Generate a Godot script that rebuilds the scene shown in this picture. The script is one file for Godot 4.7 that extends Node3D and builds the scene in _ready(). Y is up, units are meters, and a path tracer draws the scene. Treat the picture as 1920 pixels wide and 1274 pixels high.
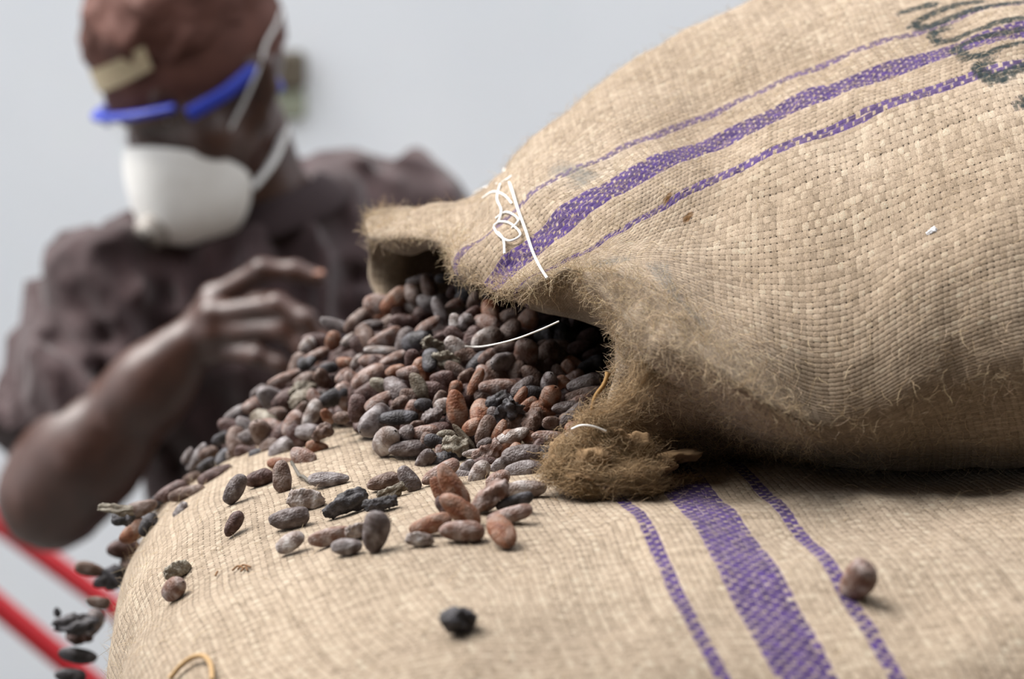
extends Node3D
# Cocoa beans spilling out of a jute sack lying on another sack, a masked worker behind.

const F := 4061.0                       # focal length in pixels of the 1920 x 1274 frame
const EYE := Vector3(0.0, 1.57, 1.083)
const PITCH := -10.0
const THREAD := 0.0033                 # spacing of the jute threads in metres

var view := Basis.from_euler(Vector3(deg_to_rad(PITCH), 0, 0))
var rng := RandomNumberGenerator.new()
var used := {}
var low_noise := FastNoiseLite.new()
var fold_noise := FastNoiseLite.new()
var M := {}

func _ready() -> void:
	rng.seed = 7
	set_camera_and_light()
	make_materials()
	build_setting()
	build_lower_sack()
	build_upper_sack()
	build_beans()
	build_threads()
	build_worker()
	build_barrow()
	build_wall_box()

# ---------------------------------------------------------------- camera and light
func set_camera_and_light() -> void:
	var cam := Camera3D.new()
	cam.name = "camera"
	cam.position = EYE
	cam.basis = view
	cam.fov = 17.83
	cam.near = 0.05
	cam.far = 60.0
	var lens := CameraAttributesPhysical.new()
	lens.frustum_focal_length = 12.0 / (637.0 / F)
	lens.frustum_near = 0.05
	lens.frustum_far = 60.0
	lens.frustum_focus_distance = 1.12
	lens.exposure_aperture = 5.4
	lens.exposure_multiplier = 1.0
	cam.attributes = lens
	add_child(cam)
	cam.current = true
	var e := Environment.new()
	var sky := Sky.new()
	var sm := ProceduralSkyMaterial.new()
	sm.sky_top_color = Color(0.95, 0.965, 0.99)
	sm.sky_horizon_color = Color(0.90, 0.915, 0.94)
	sm.sky_curve = 0.3
	sm.ground_bottom_color = Color(0.42, 0.41, 0.40)
	sm.ground_horizon_color = Color(0.55, 0.55, 0.55)
	sm.sun_angle_max = 0.0
	sky.sky_material = sm
	e.background_mode = Environment.BG_SKY
	e.sky = sky
	e.background_energy_multiplier = 0.85
	e.tonemap_mode = Environment.TONE_MAPPER_LINEAR
	e.tonemap_exposure = 2.5
	e.sdfgi_enabled = true
	e.ssao_enabled = true
	e.ssil_enabled = true
	var we := WorldEnvironment.new()
	we.name = "world_environment"
	we.environment = e
	add_child(we)
	var sun := DirectionalLight3D.new()  # the bright part of the overcast sky, high on the left
	sun.name = "overcast_sun"
	sun.light_color = Color(1.0, 0.985, 0.965)
	sun.light_energy = 0.9
	sun.light_angular_distance = 40.0
	sun.sky_mode = DirectionalLight3D.SKY_MODE_LIGHT_ONLY
	sun.shadow_enabled = true
	sun.look_at_from_position(Vector3(-2.0, 3.0, -0.55), Vector3.ZERO)
	add_child(sun)

# ---------------------------------------------------------------- helpers
func at(px: float, py: float, d: float) -> Vector3:
	return EYE + view * Vector3((px - 960.0) / F * d, -(py - 637.0) / F * d, -d)

func ray(px: float, py: float) -> Vector3:
	return view * Vector3((px - 960.0) / F, -(py - 637.0) / F, -1.0)

func numbered(called: String) -> String:
	var n: int = used.get(called, 0)
	used[called] = n + 1
	return called if n == 0 else "%s_%03d" % [called, n]

func tag(o: Node3D, label: String, category: String, group := "", kind := "") -> Node3D:
	if label: o.set_meta("label", label)
	if category: o.set_meta("category", category)
	if group: o.set_meta("group", group)
	if kind: o.set_meta("kind", kind)
	return o

func thing(called: String, label: String, category: String, where := Vector3.ZERO, group := "") -> Node3D:
	var o := Node3D.new()
	o.name = numbered(called)
	o.position = where
	add_child(o)
	tag(o, label, category, group)
	return o

func obj(called: String, mesh: Mesh, mat: Material, parent: Node = null) -> MeshInstance3D:
	var o := MeshInstance3D.new()
	o.name = called if parent else numbered(called)
	o.mesh = mesh
	o.material_override = mat
	if parent: parent.add_child(o, true)
	else: add_child(o)
	return o

func struct(called: String, mesh: Mesh, mat: Material) -> MeshInstance3D:
	var o := obj(called, mesh, mat)
	o.set_meta("kind", "structure")
	return o

func tri_mesh(v: PackedVector3Array, n: PackedVector3Array, idx: PackedInt32Array, uv := PackedVector2Array(), uv2 := PackedVector2Array(), col := PackedColorArray()) -> ArrayMesh:
	var a := []
	a.resize(Mesh.ARRAY_MAX)
	a[Mesh.ARRAY_VERTEX] = v
	a[Mesh.ARRAY_NORMAL] = n
	a[Mesh.ARRAY_INDEX] = idx
	if uv.size(): a[Mesh.ARRAY_TEX_UV] = uv
	if uv2.size(): a[Mesh.ARRAY_TEX_UV2] = uv2
	if col.size(): a[Mesh.ARRAY_COLOR] = col
	var m := ArrayMesh.new()
	m.add_surface_from_arrays(Mesh.PRIMITIVE_TRIANGLES, a)
	return m

# A grid of rows x cols points; wrap_c joins the last column to the first, flip turns the faces round.
func grid_normals(p: PackedVector3Array, rows: int, cols: int, wrap_r: bool, wrap_c: bool, flip: bool) -> PackedVector3Array:
	var n := PackedVector3Array()
	n.resize(p.size())
	for i in rows:
		var i0 := i - 1
		var i1 := i + 1
		if wrap_r:
			i0 = (i0 + rows - 1) % (rows - 1)
			i1 = i1 % (rows - 1)
		else:
			i0 = maxi(i0, 0)
			i1 = mini(i1, rows - 1)
		for j in cols:
			var j0 := j - 1
			var j1 := j + 1
			if wrap_c:
				j0 = (j0 + cols - 1) % (cols - 1)
				j1 = j1 % (cols - 1)
			else:
				j0 = maxi(j0, 0)
				j1 = mini(j1, cols - 1)
			var q := (p[i1 * cols + j] - p[i0 * cols + j]).cross(p[i * cols + j1] - p[i * cols + j0])
			n[i * cols + j] = (-q if flip else q).normalized()
	return n

func grid_index(rows: int, cols: int, flip: bool) -> PackedInt32Array:
	var idx := PackedInt32Array()
	for i in rows - 1:
		for j in cols - 1:
			var a := i * cols + j
			var b := a + 1
			var c := a + cols
			var d := c + 1
			if flip: idx.append_array([a, c, b, b, c, d])
			else: idx.append_array([a, b, c, b, d, c])
	return idx

func cr(a: Vector3, b: Vector3, c: Vector3, d: Vector3, t: float) -> Vector3:
	return 0.5 * (2.0 * b + (c - a) * t + (2.0 * a - 5.0 * b + 4.0 * c - d) * t * t + (3.0 * b - a - 3.0 * c + d) * t * t * t)

func crf(a: float, b: float, c: float, d: float, t: float) -> float:
	return 0.5 * (2.0 * b + (c - a) * t + (2.0 * a - 5.0 * b + 4.0 * c - d) * t * t + (3.0 * b - a - 3.0 * c + d) * t * t * t)

func smooth_path(pts: Array, steps: int) -> PackedVector3Array:
	var out := PackedVector3Array()
	var n := pts.size()
	for k in n - 1:
		for s in steps:
			out.append(cr(pts[maxi(k - 1, 0)], pts[k], pts[k + 1], pts[mini(k + 2, n - 1)], float(s) / steps))
	out.append(pts[n - 1])
	return out

# A tube along a path; radii has one value or one for each point. flat squashes it along the binormal.
func tube(path: PackedVector3Array, radii: Array, sides := 10, caps := true, flat := 1.0, up := Vector3.UP) -> ArrayMesh:
	var v := PackedVector3Array()
	var n := PackedVector3Array()
	var uv := PackedVector2Array()
	var m := path.size()
	var side := Vector3.ZERO
	var run := 0.0
	var all: Array = []
	for k in m:
		all.append([path[k], radii[mini(k, radii.size() - 1)], k])
	if caps:
		all.push_front([path[0], 0.0005 * float(radii[0]), 0])
		all.append([path[m - 1], 0.0005 * float(radii[radii.size() - 1]), m - 1])
	for q in all:
		var k: int = q[2]
		var dir := (path[mini(k + 1, m - 1)] - path[maxi(k - 1, 0)]).normalized()
		if side == Vector3.ZERO:
			side = dir.cross(up)
			if side.length() < 0.1: side = dir.cross(Vector3.RIGHT)
		side = (side - dir * side.dot(dir)).normalized()
		var bin := side.cross(dir).normalized()
		run += 0.0 if k == 0 else path[k].distance_to(path[k - 1])
		for s in sides + 1:
			var t := TAU * s / sides
			var rad: float = q[1]
			v.append(q[0] + (side * cos(t) + bin * sin(t) * flat) * rad)
			var nn := side * cos(t) + bin * sin(t) / flat
			n.append(nn.normalized())
			uv.append(Vector2(float(s) / sides, run))
	var rows := all.size()
	if caps:
		for s in sides + 1:
			var d0 := (path[0] - path[1]).normalized()
			var d1 := (path[m - 1] - path[m - 2]).normalized()
			n[s] = d0
			n[(rows - 1) * (sides + 1) + s] = d1
	return tri_mesh(v, n, grid_index(rows, sides + 1, false), uv)

# A box with chamfered edges.
func soft_box(size: Vector3, bevel: float, centre := Vector3.ZERO) -> ArrayMesh:
	var st := SurfaceTool.new()
	st.begin(Mesh.PRIMITIVE_TRIANGLES)
	st.set_smooth_group(-1)
	var h := size / 2.0
	var pts := func(axis: int, sgn: float) -> Array:
		var out := []
		for q in [[-1, -1], [1, -1], [1, 1], [-1, 1]]:
			var p := Vector3.ZERO
			p[axis] = sgn * h[axis]
			p[(axis + 1) % 3] = q[0] * (h[(axis + 1) % 3] - bevel)
			p[(axis + 2) % 3] = q[1] * (h[(axis + 2) % 3] - bevel)
			out.append(p)
		return out
	var faces := []
	for axis in 3:
		for sgn in [-1.0, 1.0]:
			faces.append(pts.call(axis, sgn))
	for a1 in 3:
		var a2 := (a1 + 1) % 3
		var a3 := (a1 + 2) % 3
		for s1 in [-1.0, 1.0]:
			for s2 in [-1.0, 1.0]:
				var q := []
				for e in [[0, -1], [0, 1], [1, 1], [1, -1]]:
					var p := Vector3.ZERO
					p[a1] = s1 * (h[a1] - (0.0 if e[0] == 0 else bevel))
					p[a2] = s2 * (h[a2] - (bevel if e[0] == 0 else 0.0))
					p[a3] = e[1] * (h[a3] - bevel)
					q.append(p)
				faces.append(q)
	for sx in [-1.0, 1.0]:
		for sy in [-1.0, 1.0]:
			for sz in [-1.0, 1.0]:
				faces.append([Vector3(sx * h.x, sy * (h.y - bevel), sz * (h.z - bevel)), Vector3(sx * (h.x - bevel), sy * h.y, sz * (h.z - bevel)), Vector3(sx * (h.x - bevel), sy * (h.y - bevel), sz * h.z)])
	for f in faces:
		var c := Vector3.ZERO
		for p in f: c += p / f.size()
		var nrm: Vector3 = (f[1] - f[0]).cross(f[2] - f[0])
		var poly: Array = f.duplicate()
		if nrm.dot(c) > 0: poly.reverse()
		for k in range(1, poly.size() - 1):
			for p in [poly[0], poly[k], poly[k + 1]]:
				st.add_vertex(p + centre)
	st.generate_normals()
	return st.commit()

# ---------------------------------------------------------------- materials
func noise_tex(ramp: Array, freq: float, seed_: int, size := 256, octaves := 4, kind := FastNoiseLite.TYPE_SIMPLEX_SMOOTH) -> NoiseTexture2D:
	var nz := FastNoiseLite.new()
	nz.noise_type = kind
	nz.seed = seed_
	nz.frequency = freq
	nz.fractal_octaves = octaves
	var t := NoiseTexture2D.new()
	t.width = size
	t.height = size
	t.seamless = true
	t.noise = nz
	if ramp.size():
		var g := Gradient.new()
		var offs := PackedFloat32Array()
		var cols := PackedColorArray()
		for r in ramp:
			offs.append(r[0])
			cols.append(r[1])
		g.offsets = offs
		g.colors = cols
		t.color_ramp = g
	return t

func plain(c: Color, rough := 0.8, spec := 0.5) -> StandardMaterial3D:
	var m := StandardMaterial3D.new()
	m.albedo_color = c
	m.roughness = rough
	m.metallic_specular = spec
	return m

func mottled(ramp: Array, freq: float, scale: float, rough: float, seed_: int, bump := 0.0, bump_freq := 0.05) -> StandardMaterial3D:
	var m := StandardMaterial3D.new()
	m.albedo_texture = noise_tex(ramp, freq, seed_)
	m.roughness = rough
	m.uv1_triplanar = true
	m.uv1_scale = Vector3.ONE * scale
	if bump > 0.0:
		m.heightmap_enabled = true
		m.heightmap_texture = noise_tex([], bump_freq, seed_ + 50)
		m.heightmap_scale = bump
	return m

# One tile of plain jute weave: 44 x 44 threads. Colour and height.
const TILE_THREADS := 48
func weave_images(px: int) -> Array:
	var r := RandomNumberGenerator.new()
	r.seed = 31
	var n := TILE_THREADS
	var warp_w := PackedFloat32Array()
	var weft_w := PackedFloat32Array()
	var warp_c := PackedFloat32Array()
	var weft_c := PackedFloat32Array()
	var warp_o := PackedFloat32Array()
	var weft_o := PackedFloat32Array()
	for i in n:
		warp_w.append(r.randf_range(0.40, 0.49))
		weft_w.append(r.randf_range(0.40, 0.52))
		warp_c.append(r.randf_range(0.93, 1.05))
		weft_c.append(r.randf_range(0.92, 1.06))
		warp_o.append(r.randf_range(-0.06, 0.06))
		weft_o.append(r.randf_range(-0.06, 0.06))
	var cell := PackedFloat32Array()
	for i in n * n:
		cell.append(r.randf_range(0.91, 1.06))
	var streak := PackedFloat32Array()
	for i in 4096: streak.append(r.randf_range(-1.0, 1.0))
	var col := PackedByteArray()
	col.resize(px * px * 3)
	var hgt := PackedByteArray()
	hgt.resize(px * px)
	var k := float(n) / px
	for y in px:
		var v := y * k
		var j := int(v)
		var vf := v - j - 0.5
		var cv := cos(PI * vf)
		for x in px:
			var u := x * k
			var i := int(u)
			var uf := u - i - 0.5
			var a := (uf - warp_o[i]) / warp_w[i]
			var b := (vf - weft_o[j]) / weft_w[j]
			var cu := cos(PI * uf)          # 1 mid cell, 0 at its border
			var sgn := 1.0 if (i + j) % 2 == 0 else -1.0
			var fib_a := streak[(x * 37 + (y / 7) * 11 + (y % 7) / 5) & 4095]
			var fib_b := streak[(y * 41 + (x / 8) * 17 + (x % 8) / 6) & 4095]
			var hw := -1.0
			if absf(a) < 1.0: hw = sqrt(1.0 - a * a) * 0.5 + 0.10 + 0.42 * cv * sgn + 0.10 * fib_a
			var hf := -1.0
			if absf(b) < 1.0: hf = sqrt(1.0 - b * b) * 0.5 - 0.08 - 0.45 * cu * sgn + 0.10 * fib_b
			var h := maxf(hw, hf)
			var tone := 0.0
			if h < 0.10:
				tone = 0.36
				h = maxf(h, -0.35)
			elif hw > hf: tone = warp_c[i] * cell[j * n + i] + 0.13 * fib_a
			else: tone = weft_c[j] * cell[j * n + i] + 0.13 * fib_b
			tone *= 0.78 + 0.22 * clampf((h + 0.2) / 0.8, 0.0, 1.0)
			var o := (y * px + x) * 3
			col[o] = int(clampf(228.0 * tone, 0, 255))
			col[o + 1] = int(clampf(210.0 * tone * (0.93 + 0.07 * tone), 0, 255))
			col[o + 2] = int(clampf(186.0 * tone * (0.84 + 0.16 * tone), 0, 255))
			hgt[y * px + x] = int(clampf((h + 0.4) / 1.5 * 255.0, 0, 255))
	# fibres lying across the weave
	for q in 6500:
		var x := r.randf() * px
		var y := r.randf() * px
		var dir := r.randf() * TAU
		var curl := r.randf_range(-0.06, 0.06)
		var lift := r.randf_range(0.15, 0.5)
		for s in r.randi_range(14, 60):
			x += cos(dir)
			y += sin(dir)
			dir += curl
			var o := (posmod(int(y), px) * px + posmod(int(x), px)) * 3
			for c in 3: col[o + c] = int(lerpf(col[o + c], [246, 228, 200][c], lift))
	return [Image.create_from_data(px, px, false, Image.FORMAT_RGB8, col), Image.create_from_data(px, px, false, Image.FORMAT_L8, hgt)]

# Dyed warp threads: purple wherever the warp lies on top of the weft. c0 is the thread the stripe starts at.
func paint_stripe(img: Image, ppm: float, ppv: float, c0: int, count: int, j0: int, j1: int, fade := 1.0, seed_ := 1) -> void:
	var r := RandomNumberGenerator.new()
	r.seed = seed_
	var p := THREAD * ppm
	var pv := THREAD * ppv
	for c in count:
		for j in range(j0, j1):
			var over := (c0 + c + j) % 2 == 0
			var tint := r.randf_range(0.85, 1.15)
			var ink := Color(0.235 * tint, 0.17 * tint, 0.35 * tint, fade * r.randf_range(0.85, 1.0))
			var x := (c0 + c) * p + r.randf_range(-1.0, 1.0)
			var y := j * pv + r.randf_range(-1.0, 1.0)
			if over:
				img.fill_rect(Rect2i(int(x), int(y - pv * 0.2), int(p), int(pv * 1.4)), ink)
				for s in 4:
					var lift := r.randf_range(0.8, 1.35)
					img.fill_rect(Rect2i(int(x + r.randf() * p * 0.9), int(y - pv * 0.1), 1, int(pv * r.randf_range(0.5, 1.2))), Color(ink.r * lift, ink.g * lift, ink.b * lift, fade))
			elif c > 0 and c < count - 1 or r.randf() < 0.8:
				var gap := r.randf_range(0.15, 0.38) if c > 0 and c < count - 1 else r.randf_range(0.3, 0.55)
				img.fill_rect(Rect2i(int(x), int(y), int(p), int(pv * (0.5 - gap / 2.0))), ink)
				img.fill_rect(Rect2i(int(x), int(y + pv * (0.5 + gap / 2.0)), int(p), int(pv * (0.5 - gap / 2.0)) + 1), ink)
				img.fill_rect(Rect2i(int(x), int(y), int(p * 0.22), int(pv)), ink)
				img.fill_rect(Rect2i(int(x + p * 0.8), int(y), int(p * 0.2) + 1, int(pv)), ink)

# Stencil ink on cloth: blotches along a line of cloth coordinates (across, along), broken up by the weave.
func paint_ink(img: Image, pts: Array, wide: float, ink: Color, dense: float, seed_: int) -> void:
	var r := RandomNumberGenerator.new()
	r.seed = seed_
	for k in pts.size() - 1:
		var a := Vector2(pts[k][0], pts[k][1])
		var b := Vector2(pts[k + 1][0], pts[k + 1][1])
		var n := int(a.distance_to(b) / 0.0004 * dense)
		for q in n:
			var c := a.lerp(b, r.randf()) + Vector2(r.randf_range(-0.5, 0.5), r.randf_range(-0.5, 0.5)) * wide
			var x := int((c.x / 0.5 + 0.5) * 2048.0)
			var y := int((c.y / 0.75 + 0.5) * 2048.0)
			var w := r.randi_range(3, 10)
			var h := r.randi_range(3, 8)
			var tint := r.randf_range(0.75, 1.25)
			img.blend_rect(solid(Color(ink.r * tint, ink.g * tint, ink.b * tint, ink.a * r.randf_range(0.5, 1.0))), Rect2i(0, 0, w, h), Vector2i(x, y))

func solid(c: Color) -> Image:
	var s := Image.create_empty(12, 10, false, Image.FORMAT_RGBA8)
	s.fill(c)
	return s

func jute(print_img: Image) -> StandardMaterial3D:
	var m := StandardMaterial3D.new()
	m.albedo_texture = M.weave_col
	m.albedo_color = Color(0.675, 0.665, 0.665)
	m.vertex_color_use_as_albedo = true
	m.roughness = 0.95
	m.metallic_specular = 0.15
	m.heightmap_enabled = true
	m.heightmap_texture = M.weave_hgt
	m.heightmap_scale = 0.062
	m.rim_enabled = true
	m.rim = 0.35
	m.rim_tint = 0.8
	m.cull_mode = BaseMaterial3D.CULL_DISABLED
	if print_img:
		m.detail_enabled = true
		m.detail_albedo = ImageTexture.create_from_image(print_img)
		m.detail_uv_layer = BaseMaterial3D.DETAIL_UV_2
		m.detail_blend_mode = BaseMaterial3D.BLEND_MODE_MIX
	return m

func make_materials() -> void:
	low_noise.seed = 12
	low_noise.frequency = 9.0
	low_noise.fractal_octaves = 3
	fold_noise.seed = 5
	fold_noise.frequency = 14.0
	fold_noise.fractal_octaves = 3
	var w := weave_images(1024)
	M.weave_col = ImageTexture.create_from_image(w[0])
	M.weave_hgt = ImageTexture.create_from_image(w[1])
	M.fibre = plain(Color(0.86, 0.78, 0.66), 0.7)
	M.fibre.vertex_color_use_as_albedo = true
	M.fibre.backlight_enabled = true
	M.fibre.backlight = Color(0.6, 0.55, 0.45)
	M.wall = mottled([[0.0, Color(0.90, 0.91, 0.92)], [1.0, Color(0.94, 0.945, 0.95)]], 0.012, 0.4, 0.9, 3)
	M.floor = mottled([[0.0, Color(0.40, 0.40, 0.39)], [1.0, Color(0.48, 0.48, 0.47)]], 0.03, 0.6, 0.85, 8, 0.05)
	M.thread = plain(Color(0.93, 0.92, 0.90), 0.6)

# ---------------------------------------------------------------- the setting
func build_setting() -> void:
	var f := soft_box(Vector3(12, 0.2, 9), 0.01)
	struct("floor", f, M.floor).position = Vector3(0, -0.1, 0)
	var wl := soft_box(Vector3(12, 3.6, 0.2), 0.01)
	struct("wall_back", wl, M.wall).position = Vector3(0, 1.8, -2.75)
	# a canopy over the camera and the building behind it: daylight comes down between canopy and back wall, and from the left
	var shade := mottled([[0.0, Color(0.38, 0.35, 0.31)], [1.0, Color(0.45, 0.42, 0.38)]], 0.02, 0.5, 0.9, 5)
	struct("ceiling", soft_box(Vector3(11.0, 0.2, 4.4), 0.01), shade).position = Vector3(0.5, 2.8, 2.70)
	struct("wall_front", soft_box(Vector3(11.0, 3.1, 0.2), 0.01), shade).position = Vector3(0.5, 1.45, 4.85)
	struct("wall_right", soft_box(Vector3(0.2, 3.1, 5.8), 0.01), shade).position = Vector3(1.7, 1.45, 1.9)
	var ledge := soft_box(Vector3(1.3, 0.9, 0.62), 0.015)
	struct("floor_ledge", ledge, M.floor).position = Vector3(0.34, 0.45, -0.05)

# ---------------------------------------------------------------- lower sack
const LOW_AT := Vector3(0.178, 1.145, -0.058)
const LOW_TURN := 0.175
const LOW_A := 0.392
const LOW_B := 0.165
const LOW_C := 0.335
const LOW_N := 3.7

func low_bump(x: float, z: float) -> float:
	return low_noise.get_noise_2d(x, z) * 0.006

# Height of the top of the lower sack (world), -1 where there is none.
func low_height(x: float, z: float) -> float:
	var dx := x - LOW_AT.x
	var dz := z - LOW_AT.z
	var lx := dx * cos(LOW_TURN) - dz * sin(LOW_TURN)
	var lz := dx * sin(LOW_TURN) + dz * cos(LOW_TURN)
	var q := 1.0 - pow(absf(lx) / LOW_A, LOW_N) - pow(absf(lz) / LOW_C, LOW_N)
	if q <= 0.0: return -1.0
	return LOW_AT.y + LOW_B * pow(q, 1.0 / LOW_N) + low_bump(lx, lz)

# Where the view through a pixel meets a surface given by a height function.
func hit(px: float, py: float, height: Callable, lift := 0.0) -> Vector3:
	var dir := ray(px, py)
	var d := 0.72
	while d < 1.75:
		var p := EYE + dir * d
		var h: float = height.call(p.x, p.z)
		if h > 0.0 and p.y <= h + lift:
			var lo := d - 0.006
			var hi := d
			for k in 8:
				var mid := (lo + hi) / 2.0
				p = EYE + dir * mid
				h = height.call(p.x, p.z)
				if h > 0.0 and p.y <= h + lift: hi = mid
				else: lo = mid
			return EYE + dir * hi
		d += 0.006
	return Vector3.INF

func super_arc(a: float, b: float, n: float, t: float) -> float:
	var run := 0.0
	var last := Vector2(0, b)
	var steps := 24
	for k in range(1, steps + 1):
		var f := t * k / steps
		var s := absf(sin(f))
		var c := absf(cos(f))
		var q := pow(pow(s, n) + pow(c, n), 1.0 / n)
		var p := Vector2(a * sin(f) / q, b * cos(f) / q)
		run += p.distance_to(last)
		last = p
	return run

func build_lower_sack() -> void:
	var sack := thing("jute_sack", "full jute sack lying flat with three purple stripes, scattered with loose cocoa beans", "sack", Vector3(LOW_AT.x, LOW_AT.y, LOW_AT.z))
	sack.rotation.y = LOW_TURN
	var n := 221
	var v := PackedVector3Array()
	var uv := PackedVector2Array()
	var uv2 := PackedVector2Array()
	var col := PackedColorArray()
	var arc_a := PackedFloat32Array()
	var arc_c := PackedFloat32Array()
	for k in 121:
		arc_a.append(super_arc(LOW_A, LOW_B, LOW_N, PI * k / 120.0))
		arc_c.append(super_arc(LOW_C, LOW_B, LOW_N, PI * k / 120.0))
	var stain := FastNoiseLite.new()
	stain.frequency = 7.0
	stain.seed = 21
	stain.fractal_octaves = 4
	for i in n:
		var t := -1.0 + 2.0 * i / (n - 1)
		for j in n:
			var s := -1.0 + 2.0 * j / (n - 1)
			var r := maxf(absf(s), absf(t))
			var e := Vector2(0, 0) if r < 1e-5 else Vector2(s, t) / r
			var phi := r * PI * 0.985
			var q := Vector3(sin(phi) * e.x, cos(phi), sin(phi) * e.y)
			var len := pow(pow(absf(q.x), LOW_N) + pow(absf(q.y), LOW_N) + pow(absf(q.z), LOW_N), 1.0 / LOW_N)
			q /= len
			var p := Vector3(q.x * LOW_A, q.y * LOW_B, q.z * LOW_C)
			p.y += low_bump(p.x, p.z) * clampf(q.y * 2.0, 0.0, 1.0)
			# the slack end on the left gathers in vertical folds
			var slack := clampf((-p.x / LOW_A - 0.45) / 0.5, 0.0, 1.0) * clampf(1.05 - q.y, 0.0, 1.0)
			p += Vector3(q.x, 0, q.z).normalized() * slack * 0.0032 * (sin(p.z * 70.0 + 3.0 * sin(p.y * 23.0)) + 0.6 * sin(p.z * 41.0 + p.y * 30.0))
			v.append(p)
			var as_ := signf(s) * lerpf(arc_a[int(absf(s) * 118)], arc_a[mini(int(absf(s) * 118) + 1, 120)], absf(s) * 118 - int(absf(s) * 118))
			var at_ := signf(t) * lerpf(arc_c[int(absf(t) * 118)], arc_c[mini(int(absf(t) * 118) + 1, 120)], absf(t) * 118 - int(absf(t) * 118))
			uv.append(Vector2(as_, at_) / (THREAD * TILE_THREADS))
			uv2.append(Vector2(clampf(as_ / 0.5 + 0.5, 0.001, 0.999), clampf(at_ / 0.5 + 0.3, 0.001, 0.999)))
			var g := 0.93 + 0.16 * stain.get_noise_3d(p.x, p.y, p.z)
			col.append(Color(g, g * 0.985, g * 0.96))
	# grid: rows along z, columns along x
	var nrm := grid_normals(v, n, n, false, false, false)
	var img := Image.create_empty(2048, 2048, false, Image.FORMAT_RGBA8)
	img.fill(Color(0.34, 0.25, 0.62, 0.0))
	var half := 1024.0 / (THREAD * 4096.0)       # threads from the left border of the print to u = 0
	for st in LOW_STRIPES:
		paint_stripe(img, 4096.0, 4096.0, int(round(half + st[0] / THREAD)), st[1], 0, 151, 1.0, 3)
	var cloth := obj("sack_cloth", tri_mesh(v, nrm, grid_index(n, n, false), uv, uv2, col), jute(img), sack)
	add_fuzz(sack, v, nrm, PackedInt32Array(), 5000, func(p: Vector3) -> bool: return p.y > 0.02 and p.z > -0.25 and p.x < 0.36)

const LOW_STRIPES := [[-0.146, 2], [-0.119, 8], [-0.071, 2]]

# Loose jute fibres standing off the cloth.
func hair_mesh(seed_: int) -> ArrayMesh:
	var r := RandomNumberGenerator.new()
	r.seed = seed_
	var p := PackedVector3Array()
	var dir := Vector3(1, 0.35, 0).normalized()
	var q := Vector3.ZERO
	for k in 7:
		p.append(q)
		q += dir * 0.16
		dir = (dir + Vector3(r.randf_range(-0.4, 0.4), r.randf_range(-0.38, 0.2), r.randf_range(-0.5, 0.5))).normalized()
	return tube(p, [0.010, 0.010, 0.009, 0.008, 0.007, 0.006, 0.004], 3, false)

func add_fuzz(parent: Node3D, v: PackedVector3Array, nrm: PackedVector3Array, pick: PackedInt32Array, count: int, ok: Callable, longest := 0.011, called := "loose_fibres", stand := 0.35) -> void:
	for kind in 3:
		var mm := MultiMesh.new()
		mm.transform_format = MultiMesh.TRANSFORM_3D
		mm.use_colors = true
		mm.mesh = hair_mesh(100 + kind)
		var ts: Array[Transform3D] = []
		var tries := 0
		while ts.size() < count / 3 and tries < count * 8:
			tries += 1
			var k: int = pick[rng.randi() % pick.size()] if pick.size() else rng.randi() % v.size()
			var p := v[k]
			if not ok.call(p): continue
			var m := nrm[k]
			p += Vector3(rng.randf_range(-1, 1), rng.randf_range(-1, 1), rng.randf_range(-1, 1)) * 0.0022
			p -= m * (p - v[k]).dot(m)
			var tang := m.cross(Vector3(rng.randf_range(-1, 1), rng.randf_range(-1, 1), rng.randf_range(-1, 1))).normalized()
			var s := rng.randf_range(0.35, 1.0) * longest
			var x := (tang + m * rng.randf_range(-0.1, stand)).normalized()
			var z := x.cross(m).normalized()
			ts.append(Transform3D(Basis(x, z.cross(x), z).scaled(Vector3(s, s, s)), p + m * 0.0004))
		mm.instance_count = ts.size()
		for k in ts.size():
			mm.set_instance_transform(k, ts[k])
			var g := rng.randf_range(0.55, 1.0)
			mm.set_instance_color(k, Color(g, g * rng.randf_range(0.93, 1.0), g * rng.randf_range(0.82, 1.0)))
		var o := MultiMeshInstance3D.new()
		o.name = called
		o.multimesh = mm
		o.material_override = M.fibre
		o.set_meta("kind", "stuff")
		parent.add_child(o, true)

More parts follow.
